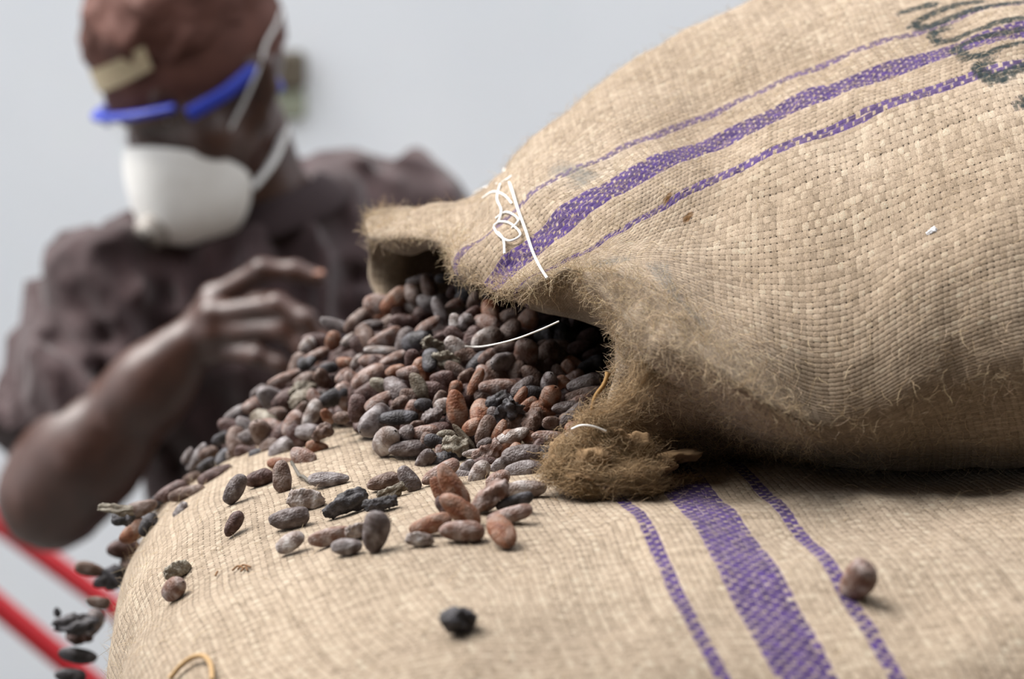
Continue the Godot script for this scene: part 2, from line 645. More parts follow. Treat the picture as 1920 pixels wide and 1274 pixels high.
# ---------------------------------------------------------------- upper sack: a loft through measured cross-sections
# Each column is one section from the mouth to the closed end; its rows go from underneath, up the front, over the top, down the back.
const SECTIONS := [
	[[960, 838, 1.17], [1110, 915, 1.11], [1140, 770, 1.10], [1152, 620, 1.095], [1068, 510, 1.105], [1020, 533, 1.12], [970, 545, 1.135], [915, 540, 1.155], [862, 510, 1.19], [835, 450, 1.24], [700, 440, 1.30], [700, 400, 1.35], [725, 570, 1.37]],
	[[1100, 812, 1.2], [1200, 930, 1.105], [1215, 800, 1.10], [1200, 650, 1.058], [1165, 545, 1.078], [1110, 500, 1.105], [1085, 490, 1.12], [1010, 450, 1.15], [960, 400, 1.19], [930, 360, 1.25], [880, 372, 1.32], [900, 420, 1.42], [950, 620, 1.40]],
	[[1250, 770, 1.25], [1330, 900, 1.145], [1330, 825, 1.115], [1310, 700, 1.043], [1270, 592, 1.056], [1215, 500, 1.09], [1190, 415, 1.13], [1170, 343, 1.165], [1140, 290, 1.205], [1090, 225, 1.27], [1040, 228, 1.34], [1060, 300, 1.45], [1100, 600, 1.45]],
	[[1400, 735, 1.3], [1460, 888, 1.155], [1450, 845, 1.11], [1430, 770, 1.034], [1400, 684, 1.039], [1370, 530, 1.085], [1345, 340, 1.165], [1340, 265, 1.205], [1320, 225, 1.24], [1280, 130, 1.30], [1230, 88, 1.37], [1240, 180, 1.50], [1260, 600, 1.52]],
	[[1600, 712, 1.33], [1600, 888, 1.145], [1600, 860, 1.10], [1590, 825, 1.066], [1570, 772, 1.05], [1560, 540, 1.075], [1540, 250, 1.17], [1540, 178, 1.21], [1510, 135, 1.25], [1480, 50, 1.31], [1440, -5, 1.39], [1450, 100, 1.55], [1480, 600, 1.56]],
	[[1780, 700, 1.35], [1770, 885, 1.15], [1770, 850, 1.095], [1770, 790, 1.065], [1770, 680, 1.05], [1770, 440, 1.075], [1740, 175, 1.18], [1740, 108, 1.215], [1700, 70, 1.25], [1690, -10, 1.31], [1680, -80, 1.40], [1690, 20, 1.57], [1700, 600, 1.58]],
	[[2000, 700, 1.35], [2000, 885, 1.15], [2000, 845, 1.09], [2000, 760, 1.055], [2000, 620, 1.045], [2000, 380, 1.075], [2000, 115, 1.19], [1990, 60, 1.22], [1980, 0, 1.26], [1980, -60, 1.32], [1970, -130, 1.41], [1980, -20, 1.57], [1990, 600, 1.58]],
	[[2380, 700, 1.35], [2390, 870, 1.17], [2400, 820, 1.12], [2400, 740, 1.09], [2400, 620, 1.085], [2400, 420, 1.11], [2380, 200, 1.20], [2370, 140, 1.23], [2360, 90, 1.27], [2360, 40, 1.32], [2350, 10, 1.40], [2360, 60, 1.53], [2370, 600, 1.55]],
	[[2590, 700, 1.33], [2590, 700, 1.30], [2600, 660, 1.28], [2600, 630, 1.27], [2600, 580, 1.27], [2600, 520, 1.28], [2590, 480, 1.30], [2590, 460, 1.31], [2590, 450, 1.32], [2590, 450, 1.33], [2590, 460, 1.35], [2590, 500, 1.37], [2590, 620, 1.36]],
]
const ROW_V := [0.62, 0.48, 0.37, 0.28, 0.19, 0.11, 0.041, 0.0, -0.041, -0.10, -0.17, -0.30, -0.48]
const UP_RR := 12        # fine rows to one section row
const UP_CC := 24        # fine columns to one section

var up_v := PackedVector3Array()
var up_n := PackedVector3Array()
var up_uv := PackedVector2Array()      # cloth coordinates in metres
var up_rows := 0
var up_cols := 0

func build_upper_sack() -> void:
	var secs: Array = []
	for c in SECTIONS:
		var row: Array = []
		for q in c: row.append(at(q[0], q[1], q[2]))
		secs.append(row)
	# the hem folded into the mouth
	var mouth := at(1010, 680, 1.22)
	var lining: Array = []
	for i in 13:
		var p: Vector3 = secs[0][i]
		lining.append(p.lerp(mouth, 0.22) + Vector3(0.03, 0.0, 0.0))
	lining[3] = at(1146, 640, 1.145)
	lining[4] = at(1095, 614, 1.165)
	lining[5] = at(1040, 600, 1.175)
	lining[6] = at(990, 580, 1.185)
	lining[7] = at(950, 560, 1.17)
	lining[9] = at(850, 475, 1.27)
	lining[10] = at(750, 472, 1.34)
	lining[11] = at(760, 425, 1.375)
	lining[12] = at(738, 572, 1.40)
	secs.push_front(lining)
	var nr := 13
	var nc := secs.size()
	up_rows = nr * UP_RR + 1
	up_cols = (nc - 1) * UP_CC + 1
	var base := PackedVector3Array()
	var vv := PackedFloat32Array()
	for i in up_rows:
		var f := float(i % (nr * UP_RR)) / UP_RR
		var k := int(f)
		var t := f - k
		var ctrl: Array = []
		for c in nc:
			ctrl.append(cr(secs[c][(k + nr - 1) % nr], secs[c][k % nr], secs[c][(k + 1) % nr], secs[c][(k + 2) % nr], t))
		var rv: Array = []
		for o in [-1, 0, 1, 2]:
			var w: int = k + o
			var lap := 0.0
			if w < 0: lap = 1.25
			if w >= nr: lap = -1.25
			rv.append(ROW_V[(w + nr) % nr] + lap)
		vv.append(crf(rv[0], rv[1], rv[2], rv[3], t))
		for j in up_cols:
			var g := float(j) / UP_CC
			var c := mini(int(g), nc - 2)
			var u := g - c
			base.append(cr(ctrl[maxi(c - 1, 0)], ctrl[c], ctrl[c + 1], ctrl[mini(c + 2, nc - 1)], u))
	var nrm := grid_normals(base, up_rows, up_cols, true, false, true)
	var ref := 5 * UP_CC
	for i in up_rows:
		var run := PackedFloat32Array()
		run.resize(up_cols)
		for j in range(1, up_cols): run[j] = run[j - 1] + base[i * up_cols + j].distance_to(base[i * up_cols + j - 1])
		for j in up_cols:
			up_uv.append(Vector2(vv[i], run[j] - run[ref]))
			var p := base[i * up_cols + j]
			var g := float(j) / UP_CC
			var near_mouth := clampf(1.0 - absf(g - 1.4) / 1.6, 0.0, 1.0)
			var d := fold_noise.get_noise_3d(p.x, p.y, p.z) * (0.004 + 0.007 * near_mouth)
			d *= clampf((8.8 - g) * 2.0, 0.0, 1.0)
			p += nrm[i * up_cols + j] * d
			p.y = maxf(p.y, low_height(p.x, p.z) + 0.004)
			up_v.append(p)
	up_n = grid_normals(up_v, up_rows, up_cols, true, false, true)
	var stain := FastNoiseLite.new()
	stain.frequency = 8.0
	stain.seed = 2
	stain.fractal_octaves = 4
	var uv := PackedVector2Array()
	var uv2 := PackedVector2Array()
	var col := PackedColorArray()
	for k in up_v.size():
		uv.append(up_uv[k] / (THREAD * TILE_THREADS))
		uv2.append(Vector2(clampf(up_uv[k].x / 0.5 + 0.5, 0.001, 0.999), clampf(up_uv[k].y / 0.75 + 0.5, 0.001, 0.999)))
		var s := stain.get_noise_3d(up_v[k].x, up_v[k].y, up_v[k].z)
		var g := 0.90 + 0.22 * s
		col.append(Color(g, g * (0.965 + 0.03 * s), g * (0.92 + 0.07 * s)))
	var sack := thing("jute_sack", "open jute sack lying on another sack, cocoa beans pouring from its frayed mouth", "sack")
	obj("sack_cloth", tri_mesh(up_v, up_n, grid_index(up_rows, up_cols, true), uv, uv2, col), jute(upper_print()), sack)
	var front := PackedInt32Array()
	var rim := PackedInt32Array()
	for i in up_rows:
		for j in up_cols:
			var g := float(j) / UP_CC
			if g > 0.7 and g < 7.4 and i > UP_RR and i < 11 * UP_RR: front.append(i * up_cols + j)
			if g > 0.75 and g < 1.35 : rim.append(i * up_cols + j)
			if g > 1.0 and g < 4.6 and i > 1.4 * UP_RR and i < 4.6 * UP_RR: rim.append(i * up_cols + j)
	add_fuzz(sack, up_v, up_n, front, 9500, func(p: Vector3) -> bool: return true)
	add_fuzz(sack, up_v, up_n, rim, 6000, func(p: Vector3) -> bool: return true, 0.012, "frayed_hem", 0.8)

func upper_print() -> Image:
	var img := Image.create_empty(2048, 2048, false, Image.FORMAT_RGBA8)
	img.fill(Color(0.34, 0.25, 0.62, 0.0))
	var px := 4096.0
	var py := 2048.0 / 0.75
	paint_stripe(img, px, py, int(round((0.25 - 0.011) / THREAD)), 7, 0, 227, 1.0, 5)
	paint_stripe(img, px, py, int(round((0.25 + 0.041 - 0.0036) / THREAD)), 2, 0, 227, 0.95, 6)
	paint_stripe(img, px, py, int(round((0.25 - 0.041 - 0.0036) / THREAD)), 2, 0, 227, 0.75, 8)
	var ink := Color(0.13, 0.17, 0.175, 0.5)
	for line in LETTERS: paint_ink(img, line, 0.0062, ink, 4.2, 11)
	for line in FADED: paint_ink(img, line, 0.011, Color(0.42, 0.41, 0.39, 0.16), 9.0, 12)
	for spot in [[0.034, -0.104], [0.056, -0.081]]: paint_ink(img, [spot, [spot[0] + 0.002, spot[1] + 0.002]], 0.004, Color(0.36, 0.25, 0.13, 0.4), 10.0, 13)
	return img

# Strokes of the stencilled letters near the top edge and faded print by the mouth, in cloth coordinates (across, along).
const LETTERS := [[[-0.0737, 0.0624], [-0.0737, 0.0761], [-0.0687, 0.0863]], [[-0.0542, 0.0664], [-0.0589, 0.0774], [-0.0589, 0.0962], [-0.0542, 0.1113]], [[-0.0542, 0.0664], [-0.0497, 0.0692], [-0.0453, 0.0757], [-0.0470, 0.0871], [-0.0440, 0.1090], [-0.0453, 0.1343]], [[-0.0370, 0.0856], [-0.0370, 0.0750], [-0.0226, 0.0749], [-0.0194, 0.0849], [-0.0194, 0.1019], [-0.0162, 0.1266]], [[-0.0034, 0.1206], [-0.0034, 0.1104], [-0.0066, 0.0976], [-0.0066, 0.0851], [-0.0034, 0.0792], [0.0219, 0.0864], [0.0253, 0.0995], [0.0219, 0.1125], [0.0188, 0.1223]], [[0.0325, 0.1030], [0.0325, 0.0931], [0.0410, 0.0959], [0.0457, 0.1019], [0.0457, 0.1086], [0.0410, 0.1233]], [[0.0615, 0.1115], [0.0615, 0.1180]]]
const FADED := [[[0.1226, -0.1292], [0.0913, -0.1058]], [[0.1038, -0.0888], [0.1487, -0.0879], [0.1690, -0.0772]], [[0.1487, -0.1262], [0.1554, -0.1097]], [[-0.0589, -0.1718], [-0.0295, -0.1537], [-0.0260, -0.1649]]]

# ---------------------------------------------------------------- cocoa beans
# Mounds of the heap above the lower sack: x, z, reach in x, reach in z, height.
const MOUNDS := [[0.025, -0.19, 0.10, 0.085, 0.085], [0.05, -0.06, 0.055, 0.035, 0.030], [-0.04, -0.11, 0.05, 0.05, 0.02], [-0.10, -0.26, 0.06, 0.07, 0.045], [-0.17, -0.285, 0.05, 0.055, 0.03]]
const TONES := ["dusty grey", "pale grey", "blackish", "brown", "orange-brown", "dark red-brown", "pinkish brown", "olive-grey"]

func heap_thickness(x: float, z: float) -> float:
	var t := 0.0
	for m in MOUNDS:
		t += m[4] * exp(-pow((x - m[0]) / m[2], 2.0) - pow((z - m[1]) / m[3], 2.0))
	return t

func heap_height(x: float, z: float) -> float:
	var h := low_height(x, z)
	var t := heap_thickness(x, z)
	if h < 0.0: return -1.0
	return h + (t if t > 0.008 else 0.0)

func bean_mesh(seed_: int, rough: float, lump: float) -> ArrayMesh:
	var nz := FastNoiseLite.new()
	nz.seed = seed_
	nz.frequency = 1.6
	nz.fractal_octaves = 2
	var fine := FastNoiseLite.new()
	fine.seed = seed_ + 9
	fine.frequency = 5.0
	var r := RandomNumberGenerator.new()
	r.seed = seed_
	var blunt := r.randf_range(-0.25, 0.25)
	var bend := r.randf_range(-0.10, 0.10)
	var squash := r.randf_range(0.85, 1.15)
	var rows := 21
	var cols := 25
	var v := PackedVector3Array()
	var col := PackedColorArray()
	for i in rows:
		var t := PI * i / (rows - 1)
		var x := -0.5 * cos(t)
		var rad := pow(sin(t), 0.78) * (1.0 + blunt * x * 1.5)
		for j in cols:
			var a := TAU * (j % (cols - 1)) / (cols - 1)
			var cy := cos(a)
			var cz := sin(a)
			var p := Vector3(x, cy * rad * 0.29, cz * rad * 0.215 * squash)
			p.y += bend * (x * x * 4.0 - 0.5) * 0.5
			var k := 1.0 + lump * nz.get_noise_3d(p.x * 1.2, p.y * 2.2, p.z * 2.2) + rough * fine.get_noise_3d(p.x, p.y * 2.0, p.z * 2.0)
			p = Vector3(p.x * (1.0 + 0.3 * (k - 1.0)), p.y * k, p.z * k)
			v.append(p)
			var g := 0.92 + 0.35 * nz.get_noise_3d(p.x * 2.0 + 7.0, p.y * 3.0, p.z * 3.0)
			col.append(Color(g, g, g))
	var n := grid_normals(v, rows, cols, false, true, false)
	for j in cols:
		n[j] = Vector3.LEFT
		n[(rows - 1) * cols + j] = Vector3.RIGHT
	return tri_mesh(v, n, grid_index(rows, cols, false), PackedVector2Array(), PackedVector2Array(), col)

func bean_material(a: Color, b: Color, c: Color, seed_: int) -> StandardMaterial3D:
	var m := mottled([[0.0, c], [0.36, a], [0.52, a.lerp(b, 0.5)], [0.68, b], [1.0, b.lightened(0.12)]], 0.011, 0.75, 0.58, seed_, 0.05, 0.06)
	m.vertex_color_use_as_albedo = true
	m.metallic_specular = 0.42
	return m

var bean_shapes: Array = []
var husk_shapes: Array = []
var bean_mats: Array = []
var bean_count := 0

# Each table: left, top and scale of the view it was measured in, then x, y, length, width, slope (degrees, counter-clockwise), tone, kind (0 bean, 1 shrivelled, 2 husk).
const B_BACK := [560, 480, 5.79, [[1240, 410, 220, 160, -60, 3, 0], [1320, 250, 300, 80, 14, 0, 0], [1590, 240, 210, 100, 12, 2, 0], [1700, 370, 210, 130, 50, 5, 0], [1690, 520, 200, 90, 25, 6, 0], [1530, 600, 320, 130, -66, 0, 0], [1710, 740, 230, 140, -75, 1, 0], [1260, 580, 330, 130, -25, 1, 0], [930, 640, 290, 120, 8, 4, 0], [1160, 730, 330, 190, -12, 5, 0], [740, 640, 240, 90, 20, 6, 0], [420, 760, 380, 120, -20, 0, 0], [790, 760, 260, 110, 5, 0, 0], [720, 880, 260, 190, -60, 3, 0], [940, 900, 400, 160, 28, 6, 0], [1400, 760, 310, 120, 36, 6, 0], [1270, 930, 290, 200, 20, 2, 0], [370, 930, 170, 160, 60, 4, 0], [550, 920, 190, 120, 35, 1, 0], [110, 980, 190, 160, 40, 1, 0], [180, 1090, 320, 110, 25, 6, 0], [920, 1030, 400, 90, -2, 1, 0], [1020, 1110, 300, 100, 25, 6, 0], [1560, 870, 200, 90, 22, 5, 0], [1460, 980, 220, 150, -30, 7, 2], [500, 1160, 180, 120, -5, 4, 0], [1240, 1130, 170, 170, 80, 5, 0], [1430, 1140, 190, 190, 90, 2, 0], [1740, 1010, 340, 160, -37, 1, 0], [1590, 1140, 290, 150, -15, 7, 2], [640, 1150, 200, 100, 50, 1, 0], [90, 1160, 200, 140, 20, 2, 0]]]
const B_MOUTH := [860, 520, 5.79, [[350, 370, 230, 180, -70, 4, 0], [150, 410, 180, 150, 30, 5, 0], [540, 430, 210, 160, 20, 3, 0], [300, 510, 240, 200, -10, 6, 0], [300, 680, 310, 220, 22, 1, 0], [530, 600, 340, 180, 45, 3, 0], [740, 500, 330, 220, 65, 4, 0], [310, 860, 220, 115, 38, 6, 0], [480, 925, 215, 205, 0, 0, 0], [720, 870, 360, 245, 85, 6, 0], [960, 860, 350, 220, 60, 3, 0], [500, 760, 260, 100, 12, 3, 0], [1170, 1000, 200, 150, 55, 4, 0], [1300, 760, 260, 140, 25, 5, 0], [1450, 850, 210, 130, 20, 5, 0], [1430, 960, 310, 160, 25, 2, 0], [70, 190, 220, 140, 30, 2, 0], [170, 250, 200, 120, 60, 3, 0], [60, 500, 190, 150, 50, 0, 0], [900, 640, 240, 170, 30, 2, 0], [1150, 650, 240, 160, -20, 2, 0], [1400, 650, 240, 150, 30, 5, 0]]]
const B_FRONT := [840, 680, 5.79, [[100, 500, 400, 205, -78, 4, 0], [280, 250, 400, 115, 63, 4, 0], [550, 260, 420, 145, 3, 6, 0], [810, 260, 290, 130, 42, 0, 0], [1100, 230, 190, 180, 80, 0, 0], [1480, 220, 380, 155, 18, 0, 0], [1500, 340, 460, 125, 12, 3, 0], [1100, 400, 275, 195, 65, 4, 0], [870, 460, 220, 115, 35, 4, 0], [780, 390, 270, 110, 60, 4, 0], [540, 430, 280, 180, 20, 2, 1], [680, 570, 260, 220, 80, 2, 2], [1280, 490, 300, 125, 5, 0, 0], [920, 620, 255, 175, 60, 3, 1], [1360, 570, 360, 150, 40, 0, 0], [1140, 660, 210, 145, -5, 3, 0], [260, 700, 210, 155, 35, 4, 0], [400, 740, 340, 165, 65, 3, 0], [560, 750, 265, 125, 65, 4, 0], [700, 800, 355, 145, 20, 1, 0], [1090, 810, 350, 135, -5, 6, 0], [350, 540, 250, 200, 80, 4, 0], [170, 810, 350, 75, -50, 7, 0], [400, 880, 180, 95, 20, 0, 0], [90, 900, 280, 165, -5, 7, 2], [820, 1000, 450, 205, 10, 0, 0], [290, 980, 260, 75, 10, 1, 0], [430, 970, 330, 140, 30, 6, 2], [390, 1080, 260, 95, 5, 5, 0], [820, 1170, 400, 185, 8, 0, 0], [340, 1210, 285, 190, 55, 1, 0], [560, 1130, 260, 150, 40, 0, 0], [1130, 990, 190, 150, 0, 2, 2], [1290, 890, 250, 170, 60, 1, 0], [215, 1150, 180, 150, 60, 0, 0], [1490, 600, 260, 140, 40, 3, 0], [200, 150, 200, 130, 30, 3, 0]]]
const B_MIDDLE := [560, 680, 5.79, [[140, 560, 330, 150, 62, 1, 0], [310, 590, 170, 115, -60, 4, 0], [255, 760, 230, 140, 35, 3, 1], [200, 920, 235, 130, -5, 4, 0], [470, 600, 170, 130, 15, 3, 0], [630, 500, 300, 180, 80, 5, 0], [390, 380, 330, 175, 20, 2, 0], [760, 160, 400, 200, 28, 6, 0], [500, 160, 180, 150, 40, 6, 0], [260, 180, 190, 155, -55, 3, 0], [1050, 90, 215, 115, 20, 4, 0], [1230, 110, 330, 150, 8, 6, 0], [1310, 260, 320, 155, -60, 7, 0], [1560, 180, 250, 170, 10, 5, 0], [870, 420, 330, 135, 33, 6, 0], [900, 250, 260, 135, -20, 7, 0], [1050, 280, 260, 200, -40, 0, 0], [820, 640, 330, 270, 40, 0, 0], [1090, 600, 400, 155, 3, 2, 0], [1350, 460, 160, 135, 0, 2, 0], [1530, 400, 200, 120, 60, 3, 0], [1560, 470, 160, 150, 40, 1, 0], [1450, 580, 240, 135, 30, 0, 1], [1290, 680, 150, 100, 0, 3, 0], [1350, 760, 330, 135, 10, 6, 0], [1150, 780, 180, 160, 30, 0, 0], [950, 860, 290, 250, 50, 1, 0], [1180, 940, 390, 165, 4, 0, 0], [1490, 860, 250, 140, -12, 2, 0], [1600, 800, 190, 130, 0, 7, 0], [1370, 1070, 260, 175, 55, 0, 0], [1530, 990, 190, 115, 80, 6, 0], [1100, 440, 200, 120, 30, 3, 0], [1700, 300, 200, 130, 70, 4, 0], [40, 330, 260, 170, 20, 7, 2], [60, 180, 250, 120, 25, 3, 0], [330, 60, 200, 110, 10, 2, 0], [40, 520, 190, 130, 60, 3, 0]]]
const B_LEFT := [380, 680, 5.79, [[900, 170, 400, 110, 22, 6, 0], [760, 400, 330, 230, -35, 0, 0], [1090, 270, 280, 160, 20, 7, 2], [540, 470, 190, 150, 30, 6, 0], [370, 550, 300, 115, 30, 0, 0], [660, 640, 270, 230, -30, 7, 0], [380, 870, 330, 220, -75, 3, 0], [480, 690, 260, 125, -35, 0, 0], [970, 660, 300, 170, 55, 6, 0], [870, 930, 340, 200, 30, 0, 0], [1090, 1030, 280, 190, -20, 6, 0], [840, 1090, 270, 115, 5, 4, 0], [240, 1040, 180, 160, 60, 2, 0], [650, 790, 300, 230, -70, 3, 0], [200, 830, 210, 125, 25, 2, 0], [1080, 400, 230, 180, 40, 7, 1], [800, 560, 230, 130, 10, 3, 0], [1080, 560, 220, 130, 40, 3, 0], [620, 330, 220, 130, 30, 0, 0], [1070, 60, 230, 130, 40, 0, 0]]]
const B_EDGE := [300, 820, 3.981, [[205, 140, 130, 65, 60, 0, 0], [275, 150, 230, 85, 55, 0, 0], [450, 140, 120, 95, 40, 0, 0], [530, 150, 95, 60, -60, 1, 0], [360, 120, 150, 80, 20, 3, 0], [350, 210, 150, 80, 30, 2, 0], [410, 280, 265, 95, 27, 5, 0], [240, 305, 140, 75, 20, 3, 0], [70, 410, 200, 80, 28, 5, 0], [250, 405, 175, 80, 14, 3, 0], [150, 545, 140, 72, 50, 0, 0]]]

# The beans that lie by themselves on the lower sack, each with its own description (pixels of the photograph).
const LOOSE := [
	[441, 918, 60, 31, 58, 0, 0, "grey-brown cocoa bean leaning on the tip of a purplish bean on bare jute"],
	[486, 898, 54, 30, 15, 5, 0, "dark purplish-brown cocoa bean lying level between a grey-brown and an upright bean"],
	[529, 895, 60, 33, -85, 3, 0, "brown oval cocoa bean standing upright in front of the left arm of the heap"],
	[616, 899, 73, 26, 2, 0, 0, "long grey-purple cocoa bean lying level at the tip of the dry twig"],
	[575, 937, 65, 38, -5, 1, 1, "rough light-grey crusted cocoa bean with a dark crumb at its right end"],
	[648, 945, 84, 36, 25, 2, 1, "black shrivelled cocoa bean with a deep crack, left of the flat husk"],
	[542, 972, 74, 36, 10, 0, 0, "grey cocoa bean with a pale ridge, right under the rough crusted bean"],
	[544, 1018, 56, 31, 30, 1, 0, "small pale-grey cocoa bean tilting up to the right, lowest left of the loose row"],
	[438, 983, 51, 24, 58, 5, 0, "small shiny reddish cocoa bean alone on bare jute left of the row"],
	[619, 1007, 80, 32, 12, 6, 0, "pinkish-brown elongated cocoa bean touching a pale lump, in the loose row"],
	[672, 996, 38, 30, 0, 1, 1, "small pale-grey lump wedged between the pinkish bean and the big upright bean"],
	[650, 1026, 56, 28, 3, 0, 0, "small dark-grey cocoa bean lying in front of the pinkish elongated bean"],
	[704, 998, 76, 46, 82, 0, 0, "big grey-brown egg-shaped cocoa bean standing upright at the right end of the loose row"],
	[333, 1069, 42, 30, 20, 7, 1, "crumbly grey-brown fragment clinging above a round bean on the sack's left side"],
	[326, 1106, 48, 37, 40, 6, 0, "plump greyish-pink cocoa bean low on the sack's left side, under a crumbly fragment"],
	[719, 904, 62, 27, 15, 3, 0, "brown cocoa bean lying level behind the flat dark husk"],
	[767, 899, 54, 31, -52, 0, 0, "dark-grey cocoa bean leaning against the brown bean behind the husk"],
	[713, 946, 62, 24, 10, 2, 2, "flat dark flaky husk fragment right of the black shrivelled bean"],
	[735, 922, 54, 17, 22, 7, 2, "thin tan husk flake lying on top of the flat dark fragment"],
	[826, 886, 76, 28, 30, 6, 0, "arched grey-brown cocoa bean bridging behind the pair of orange beans"],
	[849, 912, 90, 37, -58, 4, 0, "large upper orange-brown cocoa bean slanting down to the right in the front cluster"],
	[824, 924, 60, 24, -65, 4, 0, "slim orange-brown cocoa bean half hidden behind the large upper slanting bean"],
	[862, 957, 86, 40, -38, 4, 0, "large lower orange-brown cocoa bean resting on the shiny one in the front cluster"],
	[832, 950, 40, 24, -50, 5, 0, "dark-brown bean tip peeping out left under the large lower orange bean"],
	[918, 932, 80, 36, 38, 6, 1, "wrinkled cocoa bean with a bright orange side, right of the slanting pair"],
	[984, 918, 78, 31, 3, 1, 0, "long light-grey cocoa bean lying level just left of the frayed tuft"],
	[965, 941, 70, 25, 18, 2, 0, "dark purplish cocoa bean tucked under the long light-grey bean by the tuft"],
	[956, 965, 84, 27, 14, 6, 0, "long pale pinkish-grey cocoa bean in front of the dark purplish one"],
	[940, 997, 58, 43, -55, 4, 0, "plump orange-brown cocoa bean, frontmost on the right of the front cluster"],
	[866, 997, 82, 37, -3, 6, 0, "grey-dusted reddish cocoa bean lying level, frontmost in the middle of the front cluster"],
	[807, 984, 78, 32, 18, 4, 0, "shiny brown-orange cocoa bean left of the grey-dusted reddish one"],
	[788, 1012, 50, 25, -5, 1, 1, "small pale broken cocoa bean in front of the shiny brown-orange one"],
	[934, 900, 46, 28, 30, 6, 0, "greyish-pink bean end showing above the wrinkled orange-sided bean"],
	[858, 1162, 64, 42, -8, 2, 1, "blackish crumpled cocoa bean alone on the lower front of the sack"],
	[1607, 1090, 66, 56, 65, 6, 0, "plum-brown cocoa bean sitting alone on the right-hand thin purple stripe"],
]
# Beans tumbling off the left end of the sack, with their own distance.
const FALLING := [
	[345, 927, 62, 26, 15, 3, 0, 1.36], [318, 925, 74, 30, 30, 5, 0, 1.38], [292, 942, 44, 24, 40, 2, 0, 1.38], [262, 955, 70, 30, 20, 3, 0, 1.40], [218, 956, 66, 18, -6, 7, 2, 1.41], [232, 972, 44, 26, 10, 2, 1, 1.41], [250, 997, 62, 34, 40, 4, 0, 1.40], [278, 985, 46, 30, 60, 2, 0, 1.38],
	[232, 1030, 60, 40, 0, 5, 0, 1.40], [240, 1052, 36, 30, 70, 3, 0, 1.39], [168, 1068, 56, 28, -10, 3, 0, 1.42], [214, 1082, 52, 44, 40, 2, 1, 1.41], [196, 1090, 46, 26, 20, 2, 0, 1.42], [184, 1130, 48, 24, -8, 3, 0, 1.42], [140, 1172, 84, 30, 4, 2, 2, 1.43], [176, 1168, 46, 34, 70, 0, 0, 1.43], [150, 1190, 50, 34, 10, 5, 1, 1.43], [108, 1150, 18, 12, 90, 2, 2, 1.43], [146, 1230, 74, 30, -8, 2, 0, 1.44], [132, 1268, 60, 32, -5, 2, 0, 1.44],
]
const FALL_WORDS := ["brown cocoa bean resting on the sack's shoulder at the top of the falling trail", "dark red-brown cocoa bean rolling over the sack's far left shoulder", "blackish bean tip squeezed beside the red-brown one on the far left shoulder", "brown cocoa bean above the gap where the trail leaves the sack", "pale thin husk sticking out leftmost of the bunch at the sack's shoulder", "blackish crumb under the pale sticking-out husk", "orange-brown cocoa bean catching light below the bunch at the shoulder", "blackish cocoa bean right of the orange one, touching the jute",
	"dark red-brown round cocoa bean dropping along the sack's left edge, under the orange one", "small brown bean end tucked under the round dark red-brown one", "brown cocoa bean topmost left in the first falling clump by the red rail", "blackish crumpled cocoa bean touching the sack in the first falling clump", "blackish cocoa bean in the middle of the first falling clump", "small brown cocoa bean falling alone between the two clumps", "jagged blackish husk spread level in the second falling clump", "dusty grey cocoa bean upright at the right of the second falling clump", "dark red-brown shrivelled bean under the jagged husk of the second clump", "tiny dark chip floating above the second falling clump", "blackish flat cocoa bean falling alone below the second clump", "blackish cocoa bean cut by the bottom edge, lowest of the falling trail"]

func bean_basis(slope: float, len_px: float, wid_px: float) -> Array:
	var a := deg_to_rad(slope)
	var true_len := maxf(len_px, 1.62 * wid_px)
	var tilt := acos(clampf(len_px / true_len, 0.0, 1.0)) * 0.9
	var along := view * Vector3(cos(a) * cos(tilt), sin(a) * cos(tilt), sin(tilt) * (1.0 if rng.randf() < 0.5 else -1.0))
	var across := view * Vector3(-sin(a), cos(a), 0)
	var out := along.cross(across).normalized()
	var roll := rng.randf_range(-0.5, 0.5)
	across = across.rotated(along, roll)
	out = out.rotated(along, roll)
	return [Basis(along, across, out), true_len]

func add_bean(p: Vector3, b: Basis, len: float, wid: float, tone: int, kind: int, label: String, group: String, category := "cocoa bean") -> void:
	var shapes: Array = husk_shapes if kind == 2 else bean_shapes
	var k := bean_count
	var mesh: Mesh = shapes[k % 7] if kind == 0 else husk_shapes[k % 3] if kind == 1 else husk_shapes[3 + k % 3]
	var o := obj("cocoa_husk" if kind == 2 else "cocoa_bean", mesh, bean_mats[tone * 2 + k % 2])
	var w := wid / 0.565
	o.transform = Transform3D(b * Basis.from_scale(Vector3(len, w, w * (0.95 if kind != 2 else 0.7))), p)
	tag(o, label, "husk" if kind == 2 else category, group)
	bean_count += 1

